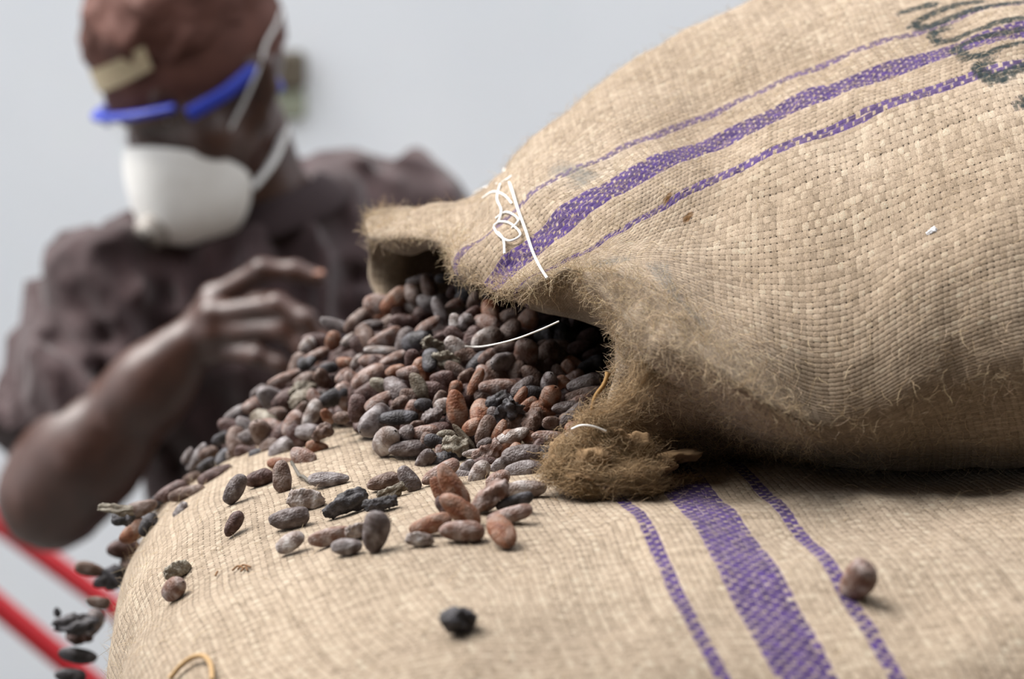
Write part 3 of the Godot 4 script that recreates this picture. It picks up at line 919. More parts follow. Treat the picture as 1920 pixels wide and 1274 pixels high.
func build_beans() -> void:
	for k in 7: bean_shapes.append(bean_mesh(300 + k * 13, 0.03, 0.11))
	for k in 3: husk_shapes.append(bean_mesh(700 + k * 17, 0.30, 0.45))
	for k in 3: husk_shapes.append(bean_mesh(900 + k * 17, 0.55, 0.8))
	var cols := [
		[Color(0.36, 0.31, 0.30), Color(0.50, 0.47, 0.47), Color(0.27, 0.20, 0.18)],
		[Color(0.52, 0.46, 0.43), Color(0.68, 0.65, 0.64), Color(0.40, 0.31, 0.27)],
		[Color(0.16, 0.14, 0.14), Color(0.27, 0.26, 0.28), Color(0.10, 0.07, 0.06)],
		[Color(0.34, 0.24, 0.19), Color(0.44, 0.37, 0.34), Color(0.25, 0.15, 0.11)],
		[Color(0.50, 0.30, 0.19), Color(0.52, 0.41, 0.35), Color(0.40, 0.20, 0.11)],
		[Color(0.26, 0.15, 0.12), Color(0.36, 0.28, 0.27), Color(0.18, 0.09, 0.07)],
		[Color(0.47, 0.35, 0.30), Color(0.58, 0.52, 0.50), Color(0.42, 0.25, 0.17)],
		[Color(0.40, 0.35, 0.29), Color(0.53, 0.50, 0.44), Color(0.27, 0.22, 0.16)],
	]
	for c in cols:
		for q in 2: bean_mats.append(bean_material(c[0].darkened(0.04), c[1].lightened(0.08), c[2].darkened(0.12), 60 + bean_mats.size() * 3))
	var placed: Array = []        # x, y, tone, length, slope, kind, zone, position, basis, length m, width m
	var zones := {}
	for table in [[B_BACK, "heap's back edge"], [B_MOUTH, "sack mouth's shade"], [B_FRONT, "heap's front"], [B_MIDDLE, "heap's middle"], [B_LEFT, "heap's left arm"], [B_EDGE, "far left shoulder clump"]]:
		var t: Array = table[0]
		for q in t[3]:
			var x: float = t[0] + q[0] / t[2]
			var y: float = t[1] + q[1] / t[2]
			var twin := false
			for o in placed:
				if absf(o[0] - x) < 11 and absf(o[1] - y) < 11: twin = true
			if twin: continue
			placed.append([x, y, q[5], q[2] / t[2], q[4], q[6], table[1], q[3] / t[2]])
	var made: Array = []
	for o in placed:
		made.append(settle(o, 0.35))
	# further beans of the heap between the measured ones
	var poly := PackedVector2Array([Vector2(600, 640), Vector2(660, 590), Vector2(760, 545), Vector2(850, 515), Vector2(930, 570), Vector2(1040, 610), Vector2(1140, 640), Vector2(1150, 740), Vector2(1100, 800), Vector2(1040, 840), Vector2(1025, 905), Vector2(980, 925), Vector2(890, 915), Vector2(800, 870), Vector2(725, 800), Vector2(690, 765), Vector2(640, 755), Vector2(600, 790), Vector2(530, 850), Vector2(440, 860), Vector2(420, 830), Vector2(500, 740)])
	var filler := 0
	var taken := placed.duplicate()
	for tries in 4000:
		if filler >= 110: break
		var x := rng.randf_range(420, 1150)
		var y := rng.randf_range(515, 900)
		if not Geometry2D.is_point_in_polygon(Vector2(x, y), poly): continue
		var close := false
		for o in taken:
			if Vector2(o[0], o[1]).distance_to(Vector2(x, y)) < 21.0:
				close = true
				break
		if close: continue
		filler += 1
		var len := rng.randf_range(48, 66)
		var zone := "heap's back edge" if y < 600 and x < 880 else "sack mouth's shade" if x > 900 and y < 690 else "heap's front" if x > 850 else "heap's middle" if x > 620 else "heap's left arm"
		var o := [x, y, [2, 3, 5, 0, 3, 5, 6, 4][rng.randi() % 8], len, rng.randf_range(-80, 80), 0, zone, len * rng.randf_range(0.48, 0.62)]
		taken.append(o)
		made.append(settle(o, -0.55))
	name_heap(made)
	for q in LOOSE:
		var m := settle([q[0], q[1], q[5], q[2], q[4], q[6], "", q[3]], 0.9, true)
		add_bean(m[8], m[9], m[10], m[11], q[5], q[6], q[7], "cocoa beans scattered loose on the lower sack")
	for k in FALLING.size():
		var q: Array = FALLING[k]
		var b := bean_basis(q[4], q[2], q[3])
		var d: float = q[7]
		var spot := at(q[0], q[1], 1.36 if k < 15 else 1.38)
		if k < 8: spot = settle([q[0], q[1], q[5], q[2], q[4], q[6], "", q[3]], 0.5, true)[8]
		d = (spot - EYE).dot(-view.z)
		add_bean(spot, b[0], b[1] * d / F, q[3] * d / F, q[5], q[6], FALL_WORDS[k], "cocoa beans falling off the left end of the sack")
	# the inside of the heap
	var mm := MultiMesh.new()
	mm.transform_format = MultiMesh.TRANSFORM_3D
	mm.use_colors = true
	mm.mesh = bean_shapes[2]
	var ts: Array[Transform3D] = []
	for tries in 9000:
		if ts.size() >= 900: break
		var x := rng.randf_range(-0.24, 0.22)
		var z := rng.randf_range(-0.36, 0.02)
		var th := heap_thickness(x, z)
		var h := low_height(x, z)
		if th < 0.022 or h < 0.0: continue
		var y := h + th - rng.randf_range(0.012, 0.026)
		if y < h + 0.002: continue
		ts.append(Transform3D(Basis.from_euler(Vector3(rng.randf() * TAU, rng.randf() * TAU, rng.randf() * TAU)).scaled(Vector3.ONE * 0.0215), Vector3(x, y, z)))
	mm.instance_count = ts.size()
	for k in ts.size():
		mm.set_instance_transform(k, ts[k])
		var g := rng.randf_range(0.5, 1.0)
		mm.set_instance_color(k, Color(g, g * 0.95, g * 0.92))
	var deep := MultiMeshInstance3D.new()
	deep.name = "cocoa_bean_mass"
	deep.multimesh = mm
	deep.material_override = bean_mats[10]
	add_child(deep)
	tag(deep, "dark mass of cocoa beans packed inside the spilling heap", "cocoa beans", "", "stuff")

func settle(o: Array, lift: float, loose := false) -> Array:
	var len: float = o[3] * 1.06
	var wid: float = o[7] * 1.10
	var b := bean_basis(o[4], len, wid)
	var a := deg_to_rad(o[4])
	var e := sqrt(pow(len * 0.5 * sin(a), 2.0) + pow(wid * 0.5 * cos(a), 2.0))
	var h: Callable = low_height if loose else heap_height
	var p := hit(o[0], o[1], h, lift * e * 1.12 / F)
	if not p.is_finite():      # on the outline of the heap: where the view passes closest above it
		var dir := ray(o[0], o[1])
		var least := 1e9
		for k in 90:
			var c := EYE + dir * (1.05 + k * 0.005)
			var top: float = h.call(c.x, c.z)
			if top > 0.0 and c.y - top < least:
				least = c.y - top
				p = c
		if not p.is_finite(): p = at(o[0], o[1], 1.38)
	var d := (p - EYE).dot(-view.z)
	return o + [p, b[0], b[1] * d / F, wid * d / F]

func name_heap(made: Array) -> void:
	var alike := {}
	for m in made:
		var key := bean_words(m)
		if not alike.has(key): alike[key] = []
		alike[key].append(m)
	var nth := ["first", "second", "third", "fourth", "fifth", "sixth", "seventh", "eighth", "ninth", "tenth"]
	var num := ["one", "two", "three", "four", "five", "six", "seven", "eight", "nine", "ten"]
	for key in alike:
		var same: Array = alike[key]
		same.sort_custom(func(a: Array, b: Array) -> bool: return a[0] < b[0])
		for k in same.size():
			var m: Array = same[k]
			var which := ""
			if same.size() == 2: which = ", the %s of two" % ["left", "right"][k]
			elif same.size() > 2: which = ", %s from left of %s" % [nth[mini(k, 9)], num[mini(same.size(), 10) - 1]]
			add_bean(m[8], m[9], m[10], m[11], m[2], m[5], key + which, "cocoa beans in the " + m[6])

func bean_words(m: Array) -> String:
	var ratio: float = m[3] / m[7]
	var slope: float = m[4]
	var len: float = m[10]
	var way := "lying level" if absf(slope) < 14 else "rising rightward" if slope < 48 and slope > 0 else "falling rightward" if slope < 0 and slope > -48 else "upright"
	if ratio < 1.3 and m[5] == 0: way = "end-on"
	var form := "husk" if m[5] == 2 else "shrivelled bean" if m[5] == 1 else "slim bean" if ratio > 2.6 else "plump bean" if ratio < 1.6 else "bean"
	var size := "small " if len < 0.0155 else "large " if len > 0.0205 else ""
	return "%s%s %s %s in the %s" % [size, TONES[m[2]], form, way, m[6]]

# ---------------------------------------------------------------- the worker
# Tapered capsules [a, b, ra, rb] joined by a smooth minimum.
func capsules(p: Vector3, bones: Array, k: float) -> float:
	var f := 1e9
	for q in bones:
		var ab: Vector3 = q[4]
		var ap: Vector3 = p - q[0]
		var t := clampf(ap.dot(ab) * float(q[5]), 0.0, 1.0)
		var g: float = (ap - ab * t).length() - lerpf(q[2], q[3], t)
		var h := maxf(k - absf(f - g), 0.0) / k
		f = minf(f, g) - h * h * k * 0.25
	return f

func bone(a: Vector3, b: Vector3, ra: float, rb: float) -> Array:
	var ab := b - a
	return [a, b, ra, rb, ab, 1.0 / maxf(ab.length_squared(), 1e-9)]

func chain(pts: Array, radii: Array) -> Array:
	var out := []
	for k in pts.size() - 1: out.append(bone(pts[k], pts[k + 1], radii[k], radii[k + 1]))
	return out

func box_of(bones: Array, pad: float) -> AABB:
	var b := AABB(bones[0][0], Vector3.ZERO)
	for q in bones:
		for e in 2:
			var r: float = q[2 + e] + pad
			b = b.merge(AABB(q[e] - Vector3.ONE * r, Vector3.ONE * 2.0 * r))
	return b

# Surface nets: one vertex in each cell that the surface crosses, one quad round each crossed edge.
func nets(field: Callable, box: AABB, cell: float, v: PackedVector3Array, n: PackedVector3Array, idx: PackedInt32Array, shift := Vector3.ZERO) -> void:
	var bl := 6
	var nb := Vector3i(ceili(box.size.x / cell / bl), ceili(box.size.y / cell / bl), ceili(box.size.z / cell / bl))
	var nx := nb.x * bl + 1
	var ny := nb.y * bl + 1
	var nz := nb.z * bl + 1
	var val := PackedFloat32Array()
	val.resize(nx * ny * nz)
	val.fill(1e9)
	var o := box.position
	var reach := cell * bl * 0.87 + cell * 2.0
	var live: Array = []
	for bz in nb.z:
		for by in nb.y:
			for bx in nb.x:
				var c: float = field.call(o + Vector3(bx + 0.5, by + 0.5, bz + 0.5) * bl * cell)
				if absf(c) > reach: continue
				live.append(Vector3i(bx, by, bz))
				for z in bl + 1:
					for y in bl + 1:
						for x in bl + 1:
							var at_ := (((bz * bl + z) * ny) + by * bl + y) * nx + bx * bl + x
							if val[at_] > 1e8:
								val[at_] = field.call(o + Vector3(bx * bl + x, by * bl + y, bz * bl + z) * cell)
	var cellv := {}
	for b in live:
		for z in bl:
			for y in bl:
				for x in bl:
					var X: int = b.x * bl + x
					var Y: int = b.y * bl + y
					var Z: int = b.z * bl + z
					var k := (Z * ny + Y) * nx + X
					var f := [val[k], val[k + 1], val[k + nx], val[k + nx + 1], val[k + nx * ny], val[k + nx * ny + 1], val[k + nx * ny + nx], val[k + nx * ny + nx + 1]]
					var inside := 0
					for q in 8:
						if f[q] < 0.0: inside += 1
					if inside == 0 or inside == 8: continue
					var sum := Vector3.ZERO
					var cnt := 0
					for q in 8:
						for bit in [1, 2, 4]:
							if q & bit: continue
							var r: int = q | bit
							if (f[q] < 0.0) == (f[r] < 0.0): continue
							var t: float = f[q] / (f[q] - f[r])
							var p := Vector3(q & 1, (q >> 1) & 1, q >> 2)
							p[0 if bit == 1 else 1 if bit == 2 else 2] += t
							sum += p
							cnt += 1
					cellv[k] = v.size()
					v.append(o + (Vector3(X, Y, Z) + sum / cnt) * cell + shift)
					n.append(Vector3(f[1] + f[3] + f[5] + f[7] - f[0] - f[2] - f[4] - f[6], f[2] + f[3] + f[6] + f[7] - f[0] - f[1] - f[4] - f[5], f[4] + f[5] + f[6] + f[7] - f[0] - f[1] - f[2] - f[3]).normalized())
	var steps := [1, nx, nx * ny]
	for k in cellv:
		for ax in 3:
			var s: int = steps[ax]
			var u: int = steps[(ax + 1) % 3]
			var w: int = steps[(ax + 2) % 3]
			if (val[k] < 0.0) == (val[k + s] < 0.0): continue
			if not (cellv.has(k - u) and cellv.has(k - w) and cellv.has(k - u - w)): continue
			var a: int = cellv[k - u - w]
			var b: int = cellv[k - w]
			var c: int = cellv[k]
			var d: int = cellv[k - u]
			if val[k] < 0.0: idx.append_array([a, c, b, a, d, c])
			else: idx.append_array([a, b, c, a, c, d])

func net_mesh(field: Callable, box: AABB, cell: float, shift: Vector3) -> ArrayMesh:
	var v := PackedVector3Array()
	var n := PackedVector3Array()
	var idx := PackedInt32Array()
	nets(field, box, cell, v, n, idx, shift)
	return tri_mesh(v, n, idx)

var head_basis := Basis()
var head_at := Vector3.ZERO
func hp(x: float, y: float, z: float) -> Vector3:
	return head_at + head_basis * Vector3(x, y, z)

func build_worker() -> void:
	var yaw := deg_to_rad(47.0)
	var pit := deg_to_rad(27.0)
	var fw := Vector3(-cos(pit) * sin(yaw), -sin(pit), cos(pit) * cos(yaw))
	var lf := Vector3(cos(yaw), 0, sin(yaw)).rotated(fw, deg_to_rad(-2.0))
	head_basis = view * Basis(lf, fw.cross(lf), fw)
	head_at = at(388, 172, 2.2)
	var skin := mottled([[0.0, Color(0.22, 0.122, 0.083)], [1.0, Color(0.30, 0.178, 0.13)]], 0.02, 6.0, 0.42, 41)
	skin.metallic_specular = 0.55
	var cloth := mottled([[0.0, Color(0.175, 0.112, 0.115)], [0.5, Color(0.22, 0.148, 0.15)], [1.0, Color(0.28, 0.19, 0.192)]], 0.02, 3.0, 0.9, 43)
	cloth.rim_enabled = true
	cloth.rim = 0.3
	cloth.rim_tint = 0.5
	var hat := mottled([[0.0, Color(0.29, 0.165, 0.13)], [1.0, Color(0.40, 0.25, 0.205)]], 0.02, 5.0, 0.85, 45)
	var base := at(610, 1250, 2.34)
	base.y = 0.0
	var o := thing("person", "masked worker in brown cap and shirt with blue-rimmed goggles, reaching for the spilled beans", "person", base)
	var sh := -base
	# joints
	var neck := at(512, 470, 2.27)
	var skull := hp(0, -0.045, -0.015)
	var rs := at(215, 566, 2.22)
	var re := at(98, 932, 2.13)
	var rw := at(345, 655, 2.06)
	var ls := at(762, 452, 2.38)
	var le := at(905, 800, 2.42)
	var lw := at(1010, 1010, 2.30)
	var hip := at(610, 1240, 2.36)
	var rk := Vector3(hip.x - 0.10, 0.45, hip.z + 0.05)
	var lk := Vector3(hip.x + 0.11, 0.45, hip.z + 0.03)
	var ra := Vector3(hip.x - 0.11, 0.06, hip.z - 0.02)
	var la := Vector3(hip.x + 0.13, 0.06, hip.z - 0.05)
	var torso := [bone(at(400, 620, 2.29), at(520, 1050, 2.34), 0.085, 0.085), bone(at(650, 580, 2.36), at(660, 1050, 2.38), 0.09, 0.09), bone(at(520, 1050, 2.34), hip + Vector3(-0.07, 0, 0), 0.085, 0.09), bone(at(660, 1050, 2.38), hip + Vector3(0.07, 0, 0), 0.09, 0.09), bone(rs, neck, 0.048, 0.055), bone(ls, neck, 0.052, 0.055)]
	var body := torso.duplicate()
	body.append_array([bone(neck, skull, 0.056, 0.055), bone(rs, re, 0.052, 0.046), bone(ls, le, 0.052, 0.044), bone(le, lw, 0.044, 0.03), bone(lw, lw + Vector3(0.03, -0.02, 0.10), 0.035, 0.02)])
	body.append_array(chain([re, re.lerp(rw, 0.3), re.lerp(rw, 0.75), rw], [0.045, 0.047, 0.033, 0.028]))
	body.append_array([bone(hip + Vector3(-0.08, 0, 0), rk, 0.085, 0.055), bone(hip + Vector3(0.08, 0, 0), lk, 0.085, 0.055), bone(rk, ra, 0.055, 0.035), bone(lk, la, 0.055, 0.035), bone(ra, ra + Vector3(-0.02, -0.025, 0.14), 0.035, 0.025), bone(la, la + Vector3(0.02, -0.025, 0.14), 0.035, 0.025)])
	var v := PackedVector3Array()
	var n := PackedVector3Array()
	var idx := PackedInt32Array()
	nets(func(p: Vector3) -> float: return capsules(p, body, 0.04), box_of(body, 0.05), 0.015, v, n, idx, sh)
	# head: cranium, jaw, cheeks, brow, nose, lips, ears
	var hd := [bone(hp(0, 0.035, -0.018), hp(0, 0.03, 0.02), 0.077, 0.073), bone(hp(0, -0.05, 0.035), hp(0, -0.098, 0.062), 0.052, 0.026), bone(hp(-0.042, -0.03, 0.045), hp(0.042, -0.03, 0.045), 0.034, 0.034), bone(hp(-0.036, 0.024, 0.074), hp(0.036, 0.024, 0.074), 0.017, 0.017), bone(hp(0, 0.008, 0.086), hp(0, -0.03, 0.094), 0.009, 0.012), bone(hp(-0.014, -0.032, 0.086), hp(0.014, -0.032, 0.086), 0.009, 0.009), bone(hp(-0.018, -0.062, 0.084), hp(0.018, -0.062, 0.084), 0.010, 0.010), bone(hp(0.055, -0.03, 0.005), hp(0.03, -0.085, 0.045), 0.022, 0.022), bone(hp(-0.055, -0.03, 0.005), hp(-0.03, -0.085, 0.045), 0.022, 0.022), bone(hp(0, -0.02, -0.008), hp(0, -0.075, 0.0), 0.054, 0.05)]
	var ears := []
	for s in [-1.0, 1.0]:
		ears.append_array(chain([hp(s * 0.076, -0.028, 0.0), hp(s * 0.082, -0.005, -0.012), hp(s * 0.088, 0.018, -0.014), hp(s * 0.082, 0.022, 0.0)], [0.007, 0.008, 0.007, 0.005]))
	hd.append_array(ears)
	nets(func(p: Vector3) -> float: return capsules(p, hd, 0.02), box_of(hd, 0.02), 0.005, v, n, idx, sh)
	# right hand
	var tips: Array = []
	var hand := [bone(at(322, 678, 2.065), rw, 0.029, 0.026)]
	var mcp := [at(402, 560, 2.055), at(400, 592, 2.04), at(399, 624, 2.04), at(402, 656, 2.05)]
	for m in mcp: hand.append(bone(rw, m, 0.020, 0.0135))
	hand.append_array(chain(mcp, [0.0125, 0.013, 0.013, 0.012]))
	var fingers := [[mcp[0], at(492, 506, 2.035), at(553, 508, 2.03), at(594, 521, 2.025)], [mcp[1], at(520, 572, 2.005), at(574, 600, 1.995), at(598, 634, 1.995)], [mcp[2], at(532, 618, 2.005), at(570, 652, 2.0), at(580, 684, 2.005)], [mcp[3], at(482, 668, 2.015), at(526, 684, 2.01), at(552, 704, 2.01)], [at(372, 640, 2.09), at(432, 602, 2.115), at(484, 572, 2.11), at(522, 566, 2.10)]]
	var fr := [[0.0118, 0.0102, 0.0092, 0.0085], [0.0118, 0.0103, 0.0092, 0.0085], [0.0115, 0.0098, 0.009, 0.0082], [0.0105, 0.009, 0.008, 0.0074], [0.017, 0.0135, 0.0115, 0.0095]]
	for k in 5: hand.append_array(chain(fingers[k], fr[k]))
	nets(func(p: Vector3) -> float: return capsules(p, hand, 0.007), box_of(hand, 0.012), 0.0035, v, n, idx, sh)
	obj("body", tri_mesh(v, n, idx), skin, o)
	# finger nails
	for k in 4:
		var tip: Vector3 = fingers[k][3]
		var dir: Vector3 = (tip - fingers[k][2]).normalized()
		var up := (view * Vector3(0.1, 0.8, 0.5)).normalized()
		up = (up - dir * up.dot(dir)).normalized()
		var nail := MeshInstance3D.new()
		nail.name = "finger_nail"
		nail.mesh = bean_mesh(5, 0.0, 0.0)
		nail.material_override = plain(Color(0.62, 0.44, 0.36), 0.35)
		nail.transform = Transform3D(Basis(dir, up.cross(dir), up) * Basis.from_scale(Vector3(0.013, 0.017, 0.008)), tip + up * 0.0065 + sh)
		o.add_child(nail, true)
	for s in [-1.0, 1.0]:
		var ball := SphereMesh.new()
		ball.radius = 0.012
		ball.height = 0.024
		obj("eye", ball, plain(Color(0.85, 0.82, 0.78), 0.2), o).position = hp(s * 0.032, 0.006, 0.072) + sh
	# shirt with loose short sleeves
	var shirt := [bone(at(375, 620, 2.28), at(520, 1050, 2.34), 0.105, 0.10), bone(at(655, 570, 2.36), at(660, 1050, 2.38), 0.115, 0.105), bone(at(520, 1050, 2.34), hip + Vector3(-0.06, 0.02, 0), 0.10, 0.11), bone(at(660, 1050, 2.38), hip + Vector3(0.06, 0.02, 0), 0.105, 0.11), bone(rs, neck, 0.070, 0.072), bone(ls, neck, 0.075, 0.074), bone(at(520, 640, 2.26), at(570, 1000, 2.32), 0.10, 0.10), bone(at(600, 392, 2.37), at(745, 415, 2.39), 0.058, 0.062)]
	shirt.append_array(chain([rs, rs.lerp(re, 0.5), rs.lerp(re, 0.85)], [0.072, 0.070, 0.067]))
	shirt.append_array(chain([ls, ls.lerp(le, 0.5), ls.lerp(le, 0.9)], [0.075, 0.072, 0.075]))
	var fold := FastNoiseLite.new()
	fold.frequency = 9.0
	fold.seed = 77
	fold.fractal_octaves = 2
	var sleeve_end := rs.lerp(re, 0.80)
	var sleeve_dir := (re - rs).normalized()
	var neck_dir := (skull - neck).normalized()
	var neck_c := view.inverse() * (neck - EYE)
	# where the cloth is pulled into folds, between arm, chest and collar
	var creases := []
	for c in [[275, 455, 300, 560], [300, 560, 290, 640], [215, 485, 262, 600], [262, 600, 330, 650], [150, 560, 200, 640], [200, 640, 205, 720], [115, 640, 190, 700], [190, 700, 250, 750], [420, 480, 450, 560], [450, 560, 440, 650], [490, 540, 500, 680], [630, 430, 655, 520], [655, 520, 640, 610], [560, 560, 590, 700], [345, 720, 350, 860], [400, 760, 410, 900], [700, 330, 720, 420]]:
		creases.append([Vector2(c[0], c[1]), Vector2(c[2], c[3])])
	var wrinkled := func(p: Vector3) -> float:
		var f := capsules(p, shirt, 0.05)
		if absf(f) < 0.06:
			var q := view.inverse() * (p - neck)
			f += 0.017 * fold.get_noise_3d(q.x * 1.6 + q.y * 0.9, (q.y - q.x) * 0.5, q.z) + 0.0065 * sin((q.x * 0.8 + q.y * 0.45) * 95.0 + 6.0 * fold.get_noise_3d(q.x * 0.6, q.y * 0.6, q.z))
			var sx := 960.0 + (q.x + neck_c.x) / -(q.z + neck_c.z) * F
			var sy := 637.0 - (q.y + neck_c.y) / -(q.z + neck_c.z) * F
			for c in creases:
				var near := Geometry2D.get_closest_point_to_segment(Vector2(sx, sy), c[0], c[1]).distance_to(Vector2(sx, sy)) / 25.0
				if near < 3.0: f += 0.009 * exp(-near * near) - 0.005 * exp(-pow(near - 1.7, 2.0) * 1.5)
		if p.distance_to(neck) < 0.135: f = maxf(f, (p - neck).dot(neck_dir) - 0.055)
		if p.distance_to(sleeve_end) < 0.16 and p.x < rs.x + 0.04: f = maxf(f, (p - sleeve_end).dot(sleeve_dir))
		return f
	var sm := net_mesh(wrinkled, box_of(shirt, 0.05), 0.0105, sh)
	var shirt_node := obj("shirt", sm, cloth, o)
	var out_dir := (view.x - neck_dir * view.x.dot(neck_dir)).normalized()
	var near_dir := neck_dir.cross(out_dir) * -1.0
	var ring := []
	for k in 15:
		var ang := lerpf(-2.95, 2.95, k / 14.0)
		var front := maxf(0.0, -cos(ang))
		ring.append(neck + neck_dir * (0.052 - 0.075 * front * front) + out_dir * sin(ang) * 0.082 + near_dir * cos(ang) * 0.074 + sh)
	obj("collar", tube(smooth_path(ring, 4), [0.0055], 12, true, 4.0, neck_dir), plain(Color(0.18, 0.12, 0.125), 0.9), shirt_node)
	for k in 3:
		var but := CylinderMesh.new()
		but.top_radius = 0.005
		but.bottom_radius = 0.006
		but.height = 0.003
		var bp := obj("button", but, plain(Color(0.13, 0.10, 0.10), 0.4), shirt_node)
		bp.transform = Transform3D(view * Basis.from_euler(Vector3(PI / 2, 0, 0)), at(492, 620 + 90 * k, 2.165 + 0.02 * k) + sh)
	# trousers and shoes, hidden behind the sacks
	var legs := [bone(hip + Vector3(-0.07, 0.02, 0), rk, 0.115, 0.085), bone(hip + Vector3(0.08, 0.02, 0), lk, 0.115, 0.085), bone(rk, ra, 0.085, 0.07), bone(lk, la, 0.085, 0.07), bone(hip + Vector3(-0.06, 0.03, 0), hip + Vector3(0.06, 0.03, 0), 0.115, 0.115)]
	obj("trousers", net_mesh(func(p: Vector3) -> float: return maxf(capsules(p, legs, 0.03), 0.05 - p.y), box_of(legs, 0.03), 0.02, sh), plain(Color(0.17, 0.17, 0.20), 0.9), o)
	for q in [[ra, -0.02], [la, 0.02]]:
		var foot := [bone(q[0] + Vector3(0, -0.015, -0.03), q[0] + Vector3(q[1], -0.015, 0.15), 0.045, 0.042)]
		obj("shoe", net_mesh(func(p: Vector3) -> float: return maxf(capsules(p, foot, 0.01), 0.002 - p.y), box_of(foot, 0.02), 0.008, sh), plain(Color(0.08, 0.07, 0.07), 0.5), o)
	build_headgear(o, sh, hat)

func head_sheet(rows: int, cols: int, wrap: bool, f: Callable, sh: Vector3) -> ArrayMesh:
	var v := PackedVector3Array()
	for i in rows:
		for j in cols:
			var q: Vector3 = f.call(float(i) / (rows - 1), float(j) / (cols - 1))
			v.append(hp(q.x, q.y, q.z) + sh)
	return tri_mesh(v, grid_normals(v, rows, cols, false, wrap, true), grid_index(rows, cols, true))

func build_headgear(o: Node3D, sh: Vector3, hat: Material) -> void:
	var wr := FastNoiseLite.new()
	wr.frequency = 14.0
	wr.seed = 3
	wr.fractal_octaves = 3
	# cap: a flat band and a soft overhanging crown. Profile: height, reach.
	var crown := [Vector2(0.070, 0.99), Vector2(0.066, 1.03), Vector2(0.072, 1.06), Vector2(0.092, 1.08), Vector2(0.118, 1.02), Vector2(0.138, 0.82), Vector2(0.150, 0.5), Vector2(0.153, 0.001)]
	var cap := obj("cap", head_sheet(43, 61, true, func(s: float, t: float) -> Vector3:
		var g := s * (crown.size() - 1)
		var k := mini(int(g), crown.size() - 2)
		var u := g - k
		var a: Vector2 = crown[maxi(k - 1, 0)]
		var d: Vector2 = crown[mini(k + 2, crown.size() - 1)]
		var p := Vector2(crf(a.x, crown[k].x, crown[k + 1].x, d.x, u), crf(a.y, crown[k].y, crown[k + 1].y, d.y, u))
		var ang := -TAU * t
		var w := 1.0 + 0.10 * wr.get_noise_3d(cos(ang) * 0.12, p.x * 1.6, sin(ang) * 0.12) + 0.02 * sin(ang * 7.0 + p.x * 60.0)
		return Vector3(cos(ang) * 0.083 * p.y * w, p.x + 0.012 * wr.get_noise_2d(cos(ang) * 0.2 * p.y, sin(ang) * 0.2 * p.y) - 0.10 * (sin(ang) * 0.105 * p.y), sin(ang) * 0.096 * p.y * w - 0.002), sh), hat, o)
	obj("cap_band", head_sheet(9, 61, true, func(s: float, t: float) -> Vector3:
		var ang := -TAU * t
		var r := 0.955 + 0.06 * sin(PI * clampf(s, 0.0, 1.0)) + 0.01 * sin(ang * 11.0)
		return Vector3(cos(ang) * 0.084 * r, 0.013 + s * 0.063 - 0.10 * (sin(ang) * 0.105), sin(ang) * 0.104 * r - 0.002), sh), hat, cap)
	# a worn beige patch on the front of the band
	obj("cap_patch", head_sheet(5, 15, false, func(s: float, t: float) -> Vector3:
		var ang := lerpf(2.3, 0.95, t)
		var lift := 0.9 * t
		return Vector3(cos(ang) * 0.088 * 1.04, 0.050 + (0.010 + 0.022 * lift) * 0.9 + (s - 0.5) * 0.024 - 0.10 * (sin(ang) * 0.105), sin(ang) * 0.1045 * 1.04 - 0.002), sh), mottled([[0.0, Color(0.60, 0.60, 0.48)], [0.6, Color(0.74, 0.66, 0.54)], [1.0, Color(0.80, 0.72, 0.60)]], 0.03, 20.0, 0.9, 47), cap)
	# respirator: a moulded white cup with an exhaust valve and two elastic straps
	var white := mottled([[0.0, Color(0.93, 0.92, 0.90)], [1.0, Color(0.97, 0.965, 0.95)]], 0.02, 8.0, 0.85, 49)
	white.backlight_enabled = true
	white.backlight = Color(0.25, 0.24, 0.22)
	var mask := obj("respirator", head_sheet(19, 49, true, func(s: float, t: float) -> Vector3:
		var ang := TAU * t
		var c := cos(ang)
		var q := sin(ang)
		var rim := Vector3(0.070 * signf(c) * pow(absf(c), 0.85), -0.078 + (0.062 if q > 0.0 else 0.062) * q, 0.036 + (0.068 * pow(q, 1.5) if q > 0.0 else 0.026 * pow(-q, 1.5)))
		var apex := Vector3(0, -0.094, 0.124)
		var e := sin(s * PI / 2.0)
		var p := rim.lerp(apex, pow(s, 1.35))
		p.z = lerpf(rim.z, apex.z + 0.012 * (1.0 - s), e)
		p.z -= 0.004 * absf(sin(ang * 1.0)) * sin(s * PI)
		return p, sh), white, o)
	var vc := hp(0.004, -0.098, 0.124) + sh
	var vd := head_basis * Vector3(0, -0.30, 0.95).normalized()
	obj("exhaust_valve", tube(PackedVector3Array([vc - vd * 0.006, vc + vd * 0.006, vc + vd * 0.010]), [0.017, 0.017, 0.013], 20), plain(Color(0.56, 0.53, 0.50), 0.5), mask)
	for s in [-1.0, 1.0]:
		var up := []
		for q in [[0.066, -0.035, 0.047], [0.083, -0.008, 0.022], [0.091, 0.018, -0.004], [0.088, 0.036, -0.026], [0.072, 0.046, -0.06], [0.04, 0.05, -0.088], [0.0, 0.052, -0.094]]: up.append(hp(s * q[0], q[1], q[2]) + sh)
		obj("strap", tube(smooth_path(up, 5), [0.0055], 8, true, 0.3, head_basis.y), white, mask)
		var low := []
		for q in [[0.066, -0.092, 0.035], [0.073, -0.080, 0.012], [0.062, -0.068, -0.018], [0.035, -0.064, -0.046], [0.0, -0.064, -0.056]]: low.append(hp(s * q[0], q[1], q[2]) + sh)
		obj("strap", tube(smooth_path(low, 5), [0.0085], 8, true, 0.3, head_basis.y), white, mask)
	# goggles: blue brow bar and temples, clear lens
	var blue := plain(Color(0.10, 0.20, 0.66), 0.35)
	var bar := []
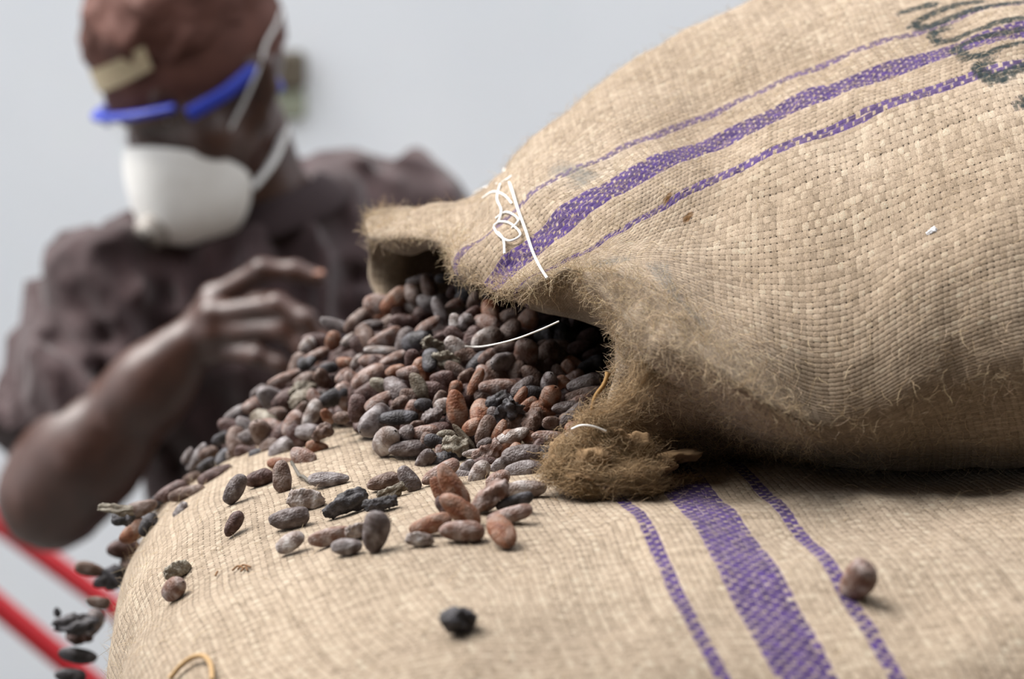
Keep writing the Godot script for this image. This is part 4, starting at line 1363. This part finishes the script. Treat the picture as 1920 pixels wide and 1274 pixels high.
	for q in [[-0.080, 0.014, 0.052], [-0.068, 0.016, 0.086], [-0.038, 0.018, 0.106], [0.0, 0.019, 0.112], [0.038, 0.018, 0.106], [0.066, 0.016, 0.088]]: bar.append(hp(q[0], q[1], q[2]) + sh)
	var gog := obj("goggles", tube(smooth_path(bar, 6), [0.0065], 10, true, 0.7, head_basis.y), blue, o)
	for s in [-1.0, 1.0]:
		var arm := []
		for q in [[0.072, 0.005, 0.080], [0.085, 0.010, 0.040], [0.089, 0.018, 0.0], [0.086, 0.010, -0.016], [0.078, -0.014, -0.030]]: arm.append(hp(s * q[0], q[1], q[2]) + sh)
		obj("temple", tube(smooth_path(arm, 6), [0.0072, 0.0072], 10, true, 0.6, head_basis.x), blue, gog)
	var clear := StandardMaterial3D.new()
	clear.albedo_color = Color(0.92, 0.95, 0.97, 0.03)
	clear.transparency = BaseMaterial3D.TRANSPARENCY_ALPHA
	clear.roughness = 0.05
	clear.metallic_specular = 0.3
	clear.cull_mode = BaseMaterial3D.CULL_DISABLED
	obj("lens", head_sheet(9, 25, false, func(s: float, t: float) -> Vector3:
		var ang := lerpf(-1.25, 1.25, t)
		return Vector3(sin(ang) * 0.083, 0.018 - s * 0.045, 0.030 + cos(ang) * 0.080 - 0.012 * s * s), sh), clear, gog)

# ---------------------------------------------------------------- red hand truck and wall box behind
func build_barrow() -> void:
	var red := plain(Color(0.68, 0.09, 0.13), 0.4)
	var black := plain(Color(0.05, 0.05, 0.05), 0.7)
	var o := thing("hand_truck", "red tubular hand truck leaning behind the sacks at the lower left", "hand truck")
	var ends: Array = []
	for q in [[-330, 742, 200, 1130, 2.95], [-330, 864, 160, 1272, 2.68]]:
		var a := at(q[0], q[1], q[4])
		var b := at(q[2], q[3], q[4])
		var foot := a + (b - a) * ((a.y - 0.13) / (a.y - b.y))
		ends.append([a, foot])
		obj("rail", tube(smooth_path([a, a.lerp(foot, 0.5), foot], 4), [0.0150], 14), red, o)
	for t in [0.02, 0.62, 0.82, 0.98]:
		obj("crossbar", tube(PackedVector3Array([ends[0][0].lerp(ends[0][1], t), ends[1][0].lerp(ends[1][1], t)]), [0.011], 12), red, o)
	for k in 2:
		var axle: Vector3 = (ends[1][1] - ends[0][1]).normalized() * (1.0 if k else -1.0)
		var c: Vector3 = ends[k][1] + axle * 0.05
		obj("wheel", tube(PackedVector3Array([c - axle * 0.025, c - axle * 0.02, c + axle * 0.02, c + axle * 0.025]), [0.11, 0.128, 0.128, 0.11], 28), black, o)
	var mid: Vector3 = ends[0][1].lerp(ends[1][1], 0.5)
	obj("toe_plate", soft_box(Vector3(0.24, 0.012, 0.26), 0.003, mid + Vector3(0.14, -0.10, 0)), red, o)

func build_wall_box() -> void:
	var c := at(553, 158, 3.80)
	c.z = -2.65
	var o := thing("switch_box", "small brownish switch box on the back wall, right of the worker's cap", "switch box", c)
	obj("cover", soft_box(Vector3(0.06, 0.065, 0.04), 0.008, Vector3(0, 0.03, 0.02)), plain(Color(0.36, 0.32, 0.26), 0.6), o)
	obj("base", soft_box(Vector3(0.055, 0.05, 0.03), 0.006, Vector3(0.0, -0.028, 0.015)), plain(Color(0.55, 0.56, 0.48), 0.7), o)

# ---------------------------------------------------------------- threads, tufts and crumbs
var up_px := PackedVector2Array()
var up_d := PackedFloat32Array()

# The point of the upper sack's outside that shows at a pixel: [vertex number, depth].
func up_at(px: float, py: float) -> int:
	if up_px.is_empty():
		for k in up_v.size():
			var q := view.inverse() * (up_v[k] - EYE)
			up_d.append(-q.z)
			up_px.append(Vector2(960.0 + q.x / -q.z * F, 637.0 - q.y / -q.z * F) if (up_v[k] - EYE).dot(up_n[k]) < 0.0 and k % up_cols >= UP_CC else Vector2(-9999, 0))
	var best := -1
	var score := 1e9
	for k in up_px.size():
		var s := up_px[k].distance_squared_to(Vector2(px, py)) + up_d[k] * 60.0
		if s < score:
			score = s
			best = k
	return best

func on_sack(pts: Array, lift: float) -> Array:
	var out := []
	for q in pts:
		var k := up_at(q[0], q[1])
		var d := (up_v[k] + up_n[k] * lift - EYE).dot(-view.z)
		out.append(at(q[0], q[1], d))
	return out

func on_heap(pts: Array, lift: float) -> Array:
	var out := []
	for q in pts:
		var p := hit(q[0], q[1], heap_height, lift)
		out.append(p if p.is_finite() else at(q[0], q[1], 1.2))
	return out

func strands(parent: Node3D, called: String, path: PackedVector3Array, count: int, spread: float, length: float, along := 0.8) -> void:
	var mm := MultiMesh.new()
	mm.transform_format = MultiMesh.TRANSFORM_3D
	mm.use_colors = true
	mm.mesh = hair_mesh(140)
	mm.instance_count = count
	for k in count:
		var f := rng.randf() * (path.size() - 1.001)
		var i := int(f)
		var dir := (path[i + 1] - path[i]).normalized()
		var off := Vector3(rng.randfn(), rng.randfn(), rng.randfn()) * spread
		var x := (dir * along * (1.0 if rng.randf() < 0.6 else -1.0) + Vector3(rng.randfn(), rng.randfn(), rng.randfn()) * 0.5).normalized()
		var y := x.cross(Vector3(rng.randfn(), rng.randfn(), rng.randfn())).normalized()
		var s := rng.randf_range(0.5, 1.0) * length
		mm.set_instance_transform(k, Transform3D(Basis(x, y, x.cross(y)).scaled(Vector3.ONE * s), path[i].lerp(path[i + 1], f - i) + off - x * s * 0.4))
		var g := rng.randf_range(0.4, 1.0)
		mm.set_instance_color(k, Color(g * 0.85, g * 0.74, g * 0.59))
	var o := MultiMeshInstance3D.new()
	o.name = called
	o.multimesh = mm
	o.material_override = M.fibre
	o.set_meta("kind", "stuff")
	parent.add_child(o, true)

func build_threads() -> void:
	var sack: Node3D = get_node("jute_sack_001")
	var yarn := plain(Color(0.66, 0.54, 0.38), 0.9)
	# the frayed corner of the hem lying on the lower sack
	var tuft_core := plain(Color(0.52, 0.42, 0.30), 0.95)
	var lumps := [[1062, 848, 1.085, 56, 60, 50], [1046, 886, 1.08, 50, 44, 15], [1105, 880, 1.075, 90, 66, 8], [1160, 898, 1.075, 110, 46, 3], [1140, 842, 1.085, 80, 74, -20], [1085, 914, 1.072, 70, 22, -12], [1215, 912, 1.085, 110, 30, 4], [1185, 862, 1.085, 90, 70, 10], [1270, 905, 1.10, 90, 24, 4], [1115, 800, 1.085, 60, 50, -40]]
	for k in lumps.size():
		var q: Array = lumps[k]
		var d: float = q[2]
		var a := deg_to_rad(q[5])
		var x := view * Vector3(cos(a), sin(a), 0)
		var y := view * Vector3(-sin(a), cos(a), 0)
		var t := obj("frayed_tuft", husk_shapes[k % 3], tuft_core, sack)
		var c := at(q[0], q[1], d)
		c.y = maxf(c.y, low_height(c.x, c.z) + 0.62 * q[4] * d / F + 0.006)
		t.transform = Transform3D(Basis(x, y, view.z) * Basis.from_scale(Vector3(q[3] * d / F, q[4] * d / F / 0.56, 0.05)), c)
		strands(sack, "frayed_tuft_fibres", PackedVector3Array([at(q[0] - q[3] * 0.42 * cos(a), q[1] + q[3] * 0.42 * sin(a), d - 0.008), at(q[0], q[1], d - 0.012), at(q[0] + q[3] * 0.42 * cos(a), q[1] - q[3] * 0.42 * sin(a), d - 0.008)]), 1100, q[4] * 0.27 * d / F, 0.011)
	for p in [[[1032, 880, 1.075], [1050, 862, 1.07], [1085, 838, 1.07], [1110, 815, 1.075]], [[1090, 905, 1.065], [1140, 895, 1.06], [1200, 880, 1.06], [1240, 878, 1.065]], [[1100, 925, 1.065], [1160, 915, 1.06], [1230, 905, 1.065]]]:
		var line := []
		for q in p: line.append(at(q[0], q[1], q[2]))
		strands(sack, "frayed_tuft_fibres", smooth_path(line, 5), 500, 0.0022, 0.011, 1.3)
	# torn strip of hem that curls out over the beans
	var curl := []
	for q in [[1118, 782, 1.075], [1150, 768, 1.07], [1185, 745, 1.07], [1212, 708, 1.068], [1222, 678, 1.07]]: curl.append(at(q[0], q[1], q[2]))
	obj("torn_hem", tube(smooth_path(curl, 6), [0.0012, 0.0016, 0.0016, 0.0014, 0.001], 8), yarn, sack)
	strands(sack, "torn_hem_fibres", smooth_path(curl, 6), 1500, 0.0042, 0.012, 1.1)
	var hang := []
	for q in [[1140, 700, 1.08], [1132, 722, 1.078], [1116, 745, 1.076], [1110, 775, 1.075], [1116, 802, 1.076]]: hang.append(at(q[0], q[1], q[2]))
	obj("loose_strand", tube(smooth_path(hang, 6), [0.0018, 0.0016, 0.0012], 6), plain(Color(0.55, 0.42, 0.24), 0.9), sack)
	# rim and ridge fuzz
	# white seam thread left in the hem, and its tangle
	var t1 := thing("sewing_thread", "white sewing thread hanging straight down over the hem of the open sack", "thread")
	obj("strand", tube(smooth_path(on_sack([[945, 318], [958, 350], [972, 395], [985, 430], [998, 470], [1012, 500], [1026, 522]], 0.006), 5), [0.00085], 6), M.thread, t1)
	var t2 := thing("sewing_thread", "tangled white sewing thread bunched on the sack left of the straight one", "thread")
	for p in [[[938, 345], [932, 372], [940, 395], [934, 418]], [[926, 424], [938, 416], [958, 420], [976, 440], [955, 452], [934, 440], [926, 426]], [[934, 436], [944, 450], [946, 476]], [[905, 372], [925, 360], [945, 366], [960, 382]], [[890, 362], [915, 350], [942, 342], [960, 330]], [[930, 410], [950, 398], [972, 412], [960, 428]]]:
		obj("strand", tube(smooth_path(on_sack(p, 0.006), 6), [0.0007], 5), M.thread, t2)
	var t3 := thing("sewing_thread", "thin white thread slung from the sack lip across the beans", "thread")
	obj("strand", tube(smooth_path([on_heap([[872, 650]], 0.008)[0], on_heap([[905, 650]], 0.012)[0], at(960, 638, 1.115), at(1010, 620, 1.10), at(1048, 603, 1.10)], 6), [0.00045], 5), M.thread, t3)
	var t4 := thing("sewing_thread", "short white thread end curving on the frayed tuft of the sack", "thread")
	obj("strand", tube(smooth_path([at(1072, 805, 1.06), at(1090, 798, 1.056), at(1112, 800, 1.056), at(1136, 809, 1.06)], 6), [0.0005], 5), M.thread, t4)
	# odds and ends on the lower sack
	var twig := thing("dry_twig", "thin grey curled twig between the beans on the bare jute", "twig")
	var tw := []
	for q in [[546, 866, 0.006], [554, 880, 0.003], [562, 893, 0.003], [568, 894, 0.003], [580, 904, 0.002]]:
		tw.append(hit(q[0], q[1], low_height, q[2]))
	obj("stem", tube(smooth_path(tw, 5), [0.0009, 0.0008, 0.0012, 0.0008, 0.001], 6), plain(Color(0.36, 0.34, 0.31), 0.9), twig)
	var straw := thing("straw_bits", "few tiny brown straw bits stuck on the front of the lower sack", "straw")
	for p in [[[436, 1070], [446, 1062], [458, 1066]], [[446, 1068], [456, 1060], [470, 1064]], [[404, 1080], [408, 1072]], [[452, 1072], [460, 1064], [464, 1070]]]:
		var line := []
		for q in p: line.append(hit(q[0], q[1], low_height, 0.0015))
		obj("straw", tube(smooth_path(line, 4), [0.0005], 5), plain(Color(0.42, 0.28, 0.14), 0.9), straw)
	var lint := thing("lint_fleck", "small white lint fleck on the right side of the open sack", "lint")
	var lp: Array = on_sack([[1748, 436]], 0.002)
	var fl := obj("fluff", husk_shapes[4], plain(Color(0.92, 0.92, 0.93), 0.9), lint)
	fl.transform = Transform3D(view * Basis.from_euler(Vector3(0, 0, 0.7)) * Basis.from_scale(Vector3(0.006, 0.007, 0.004)), lp[0])
	var low: Node3D = get_node("jute_sack")
	var loop := []
	for q in [[318, 1274], [338, 1250], [362, 1233], [384, 1232], [396, 1250], [398, 1276]]:
		var p := hit(q[0], q[1], low_height, 0.004)
		loop.append(low.transform.affine_inverse() * (p if p.is_finite() else at(q[0], q[1], 1.02)))
	obj("loose_strand", tube(smooth_path(loop, 6), [0.0012, 0.0015, 0.0012], 8), yarn, low)
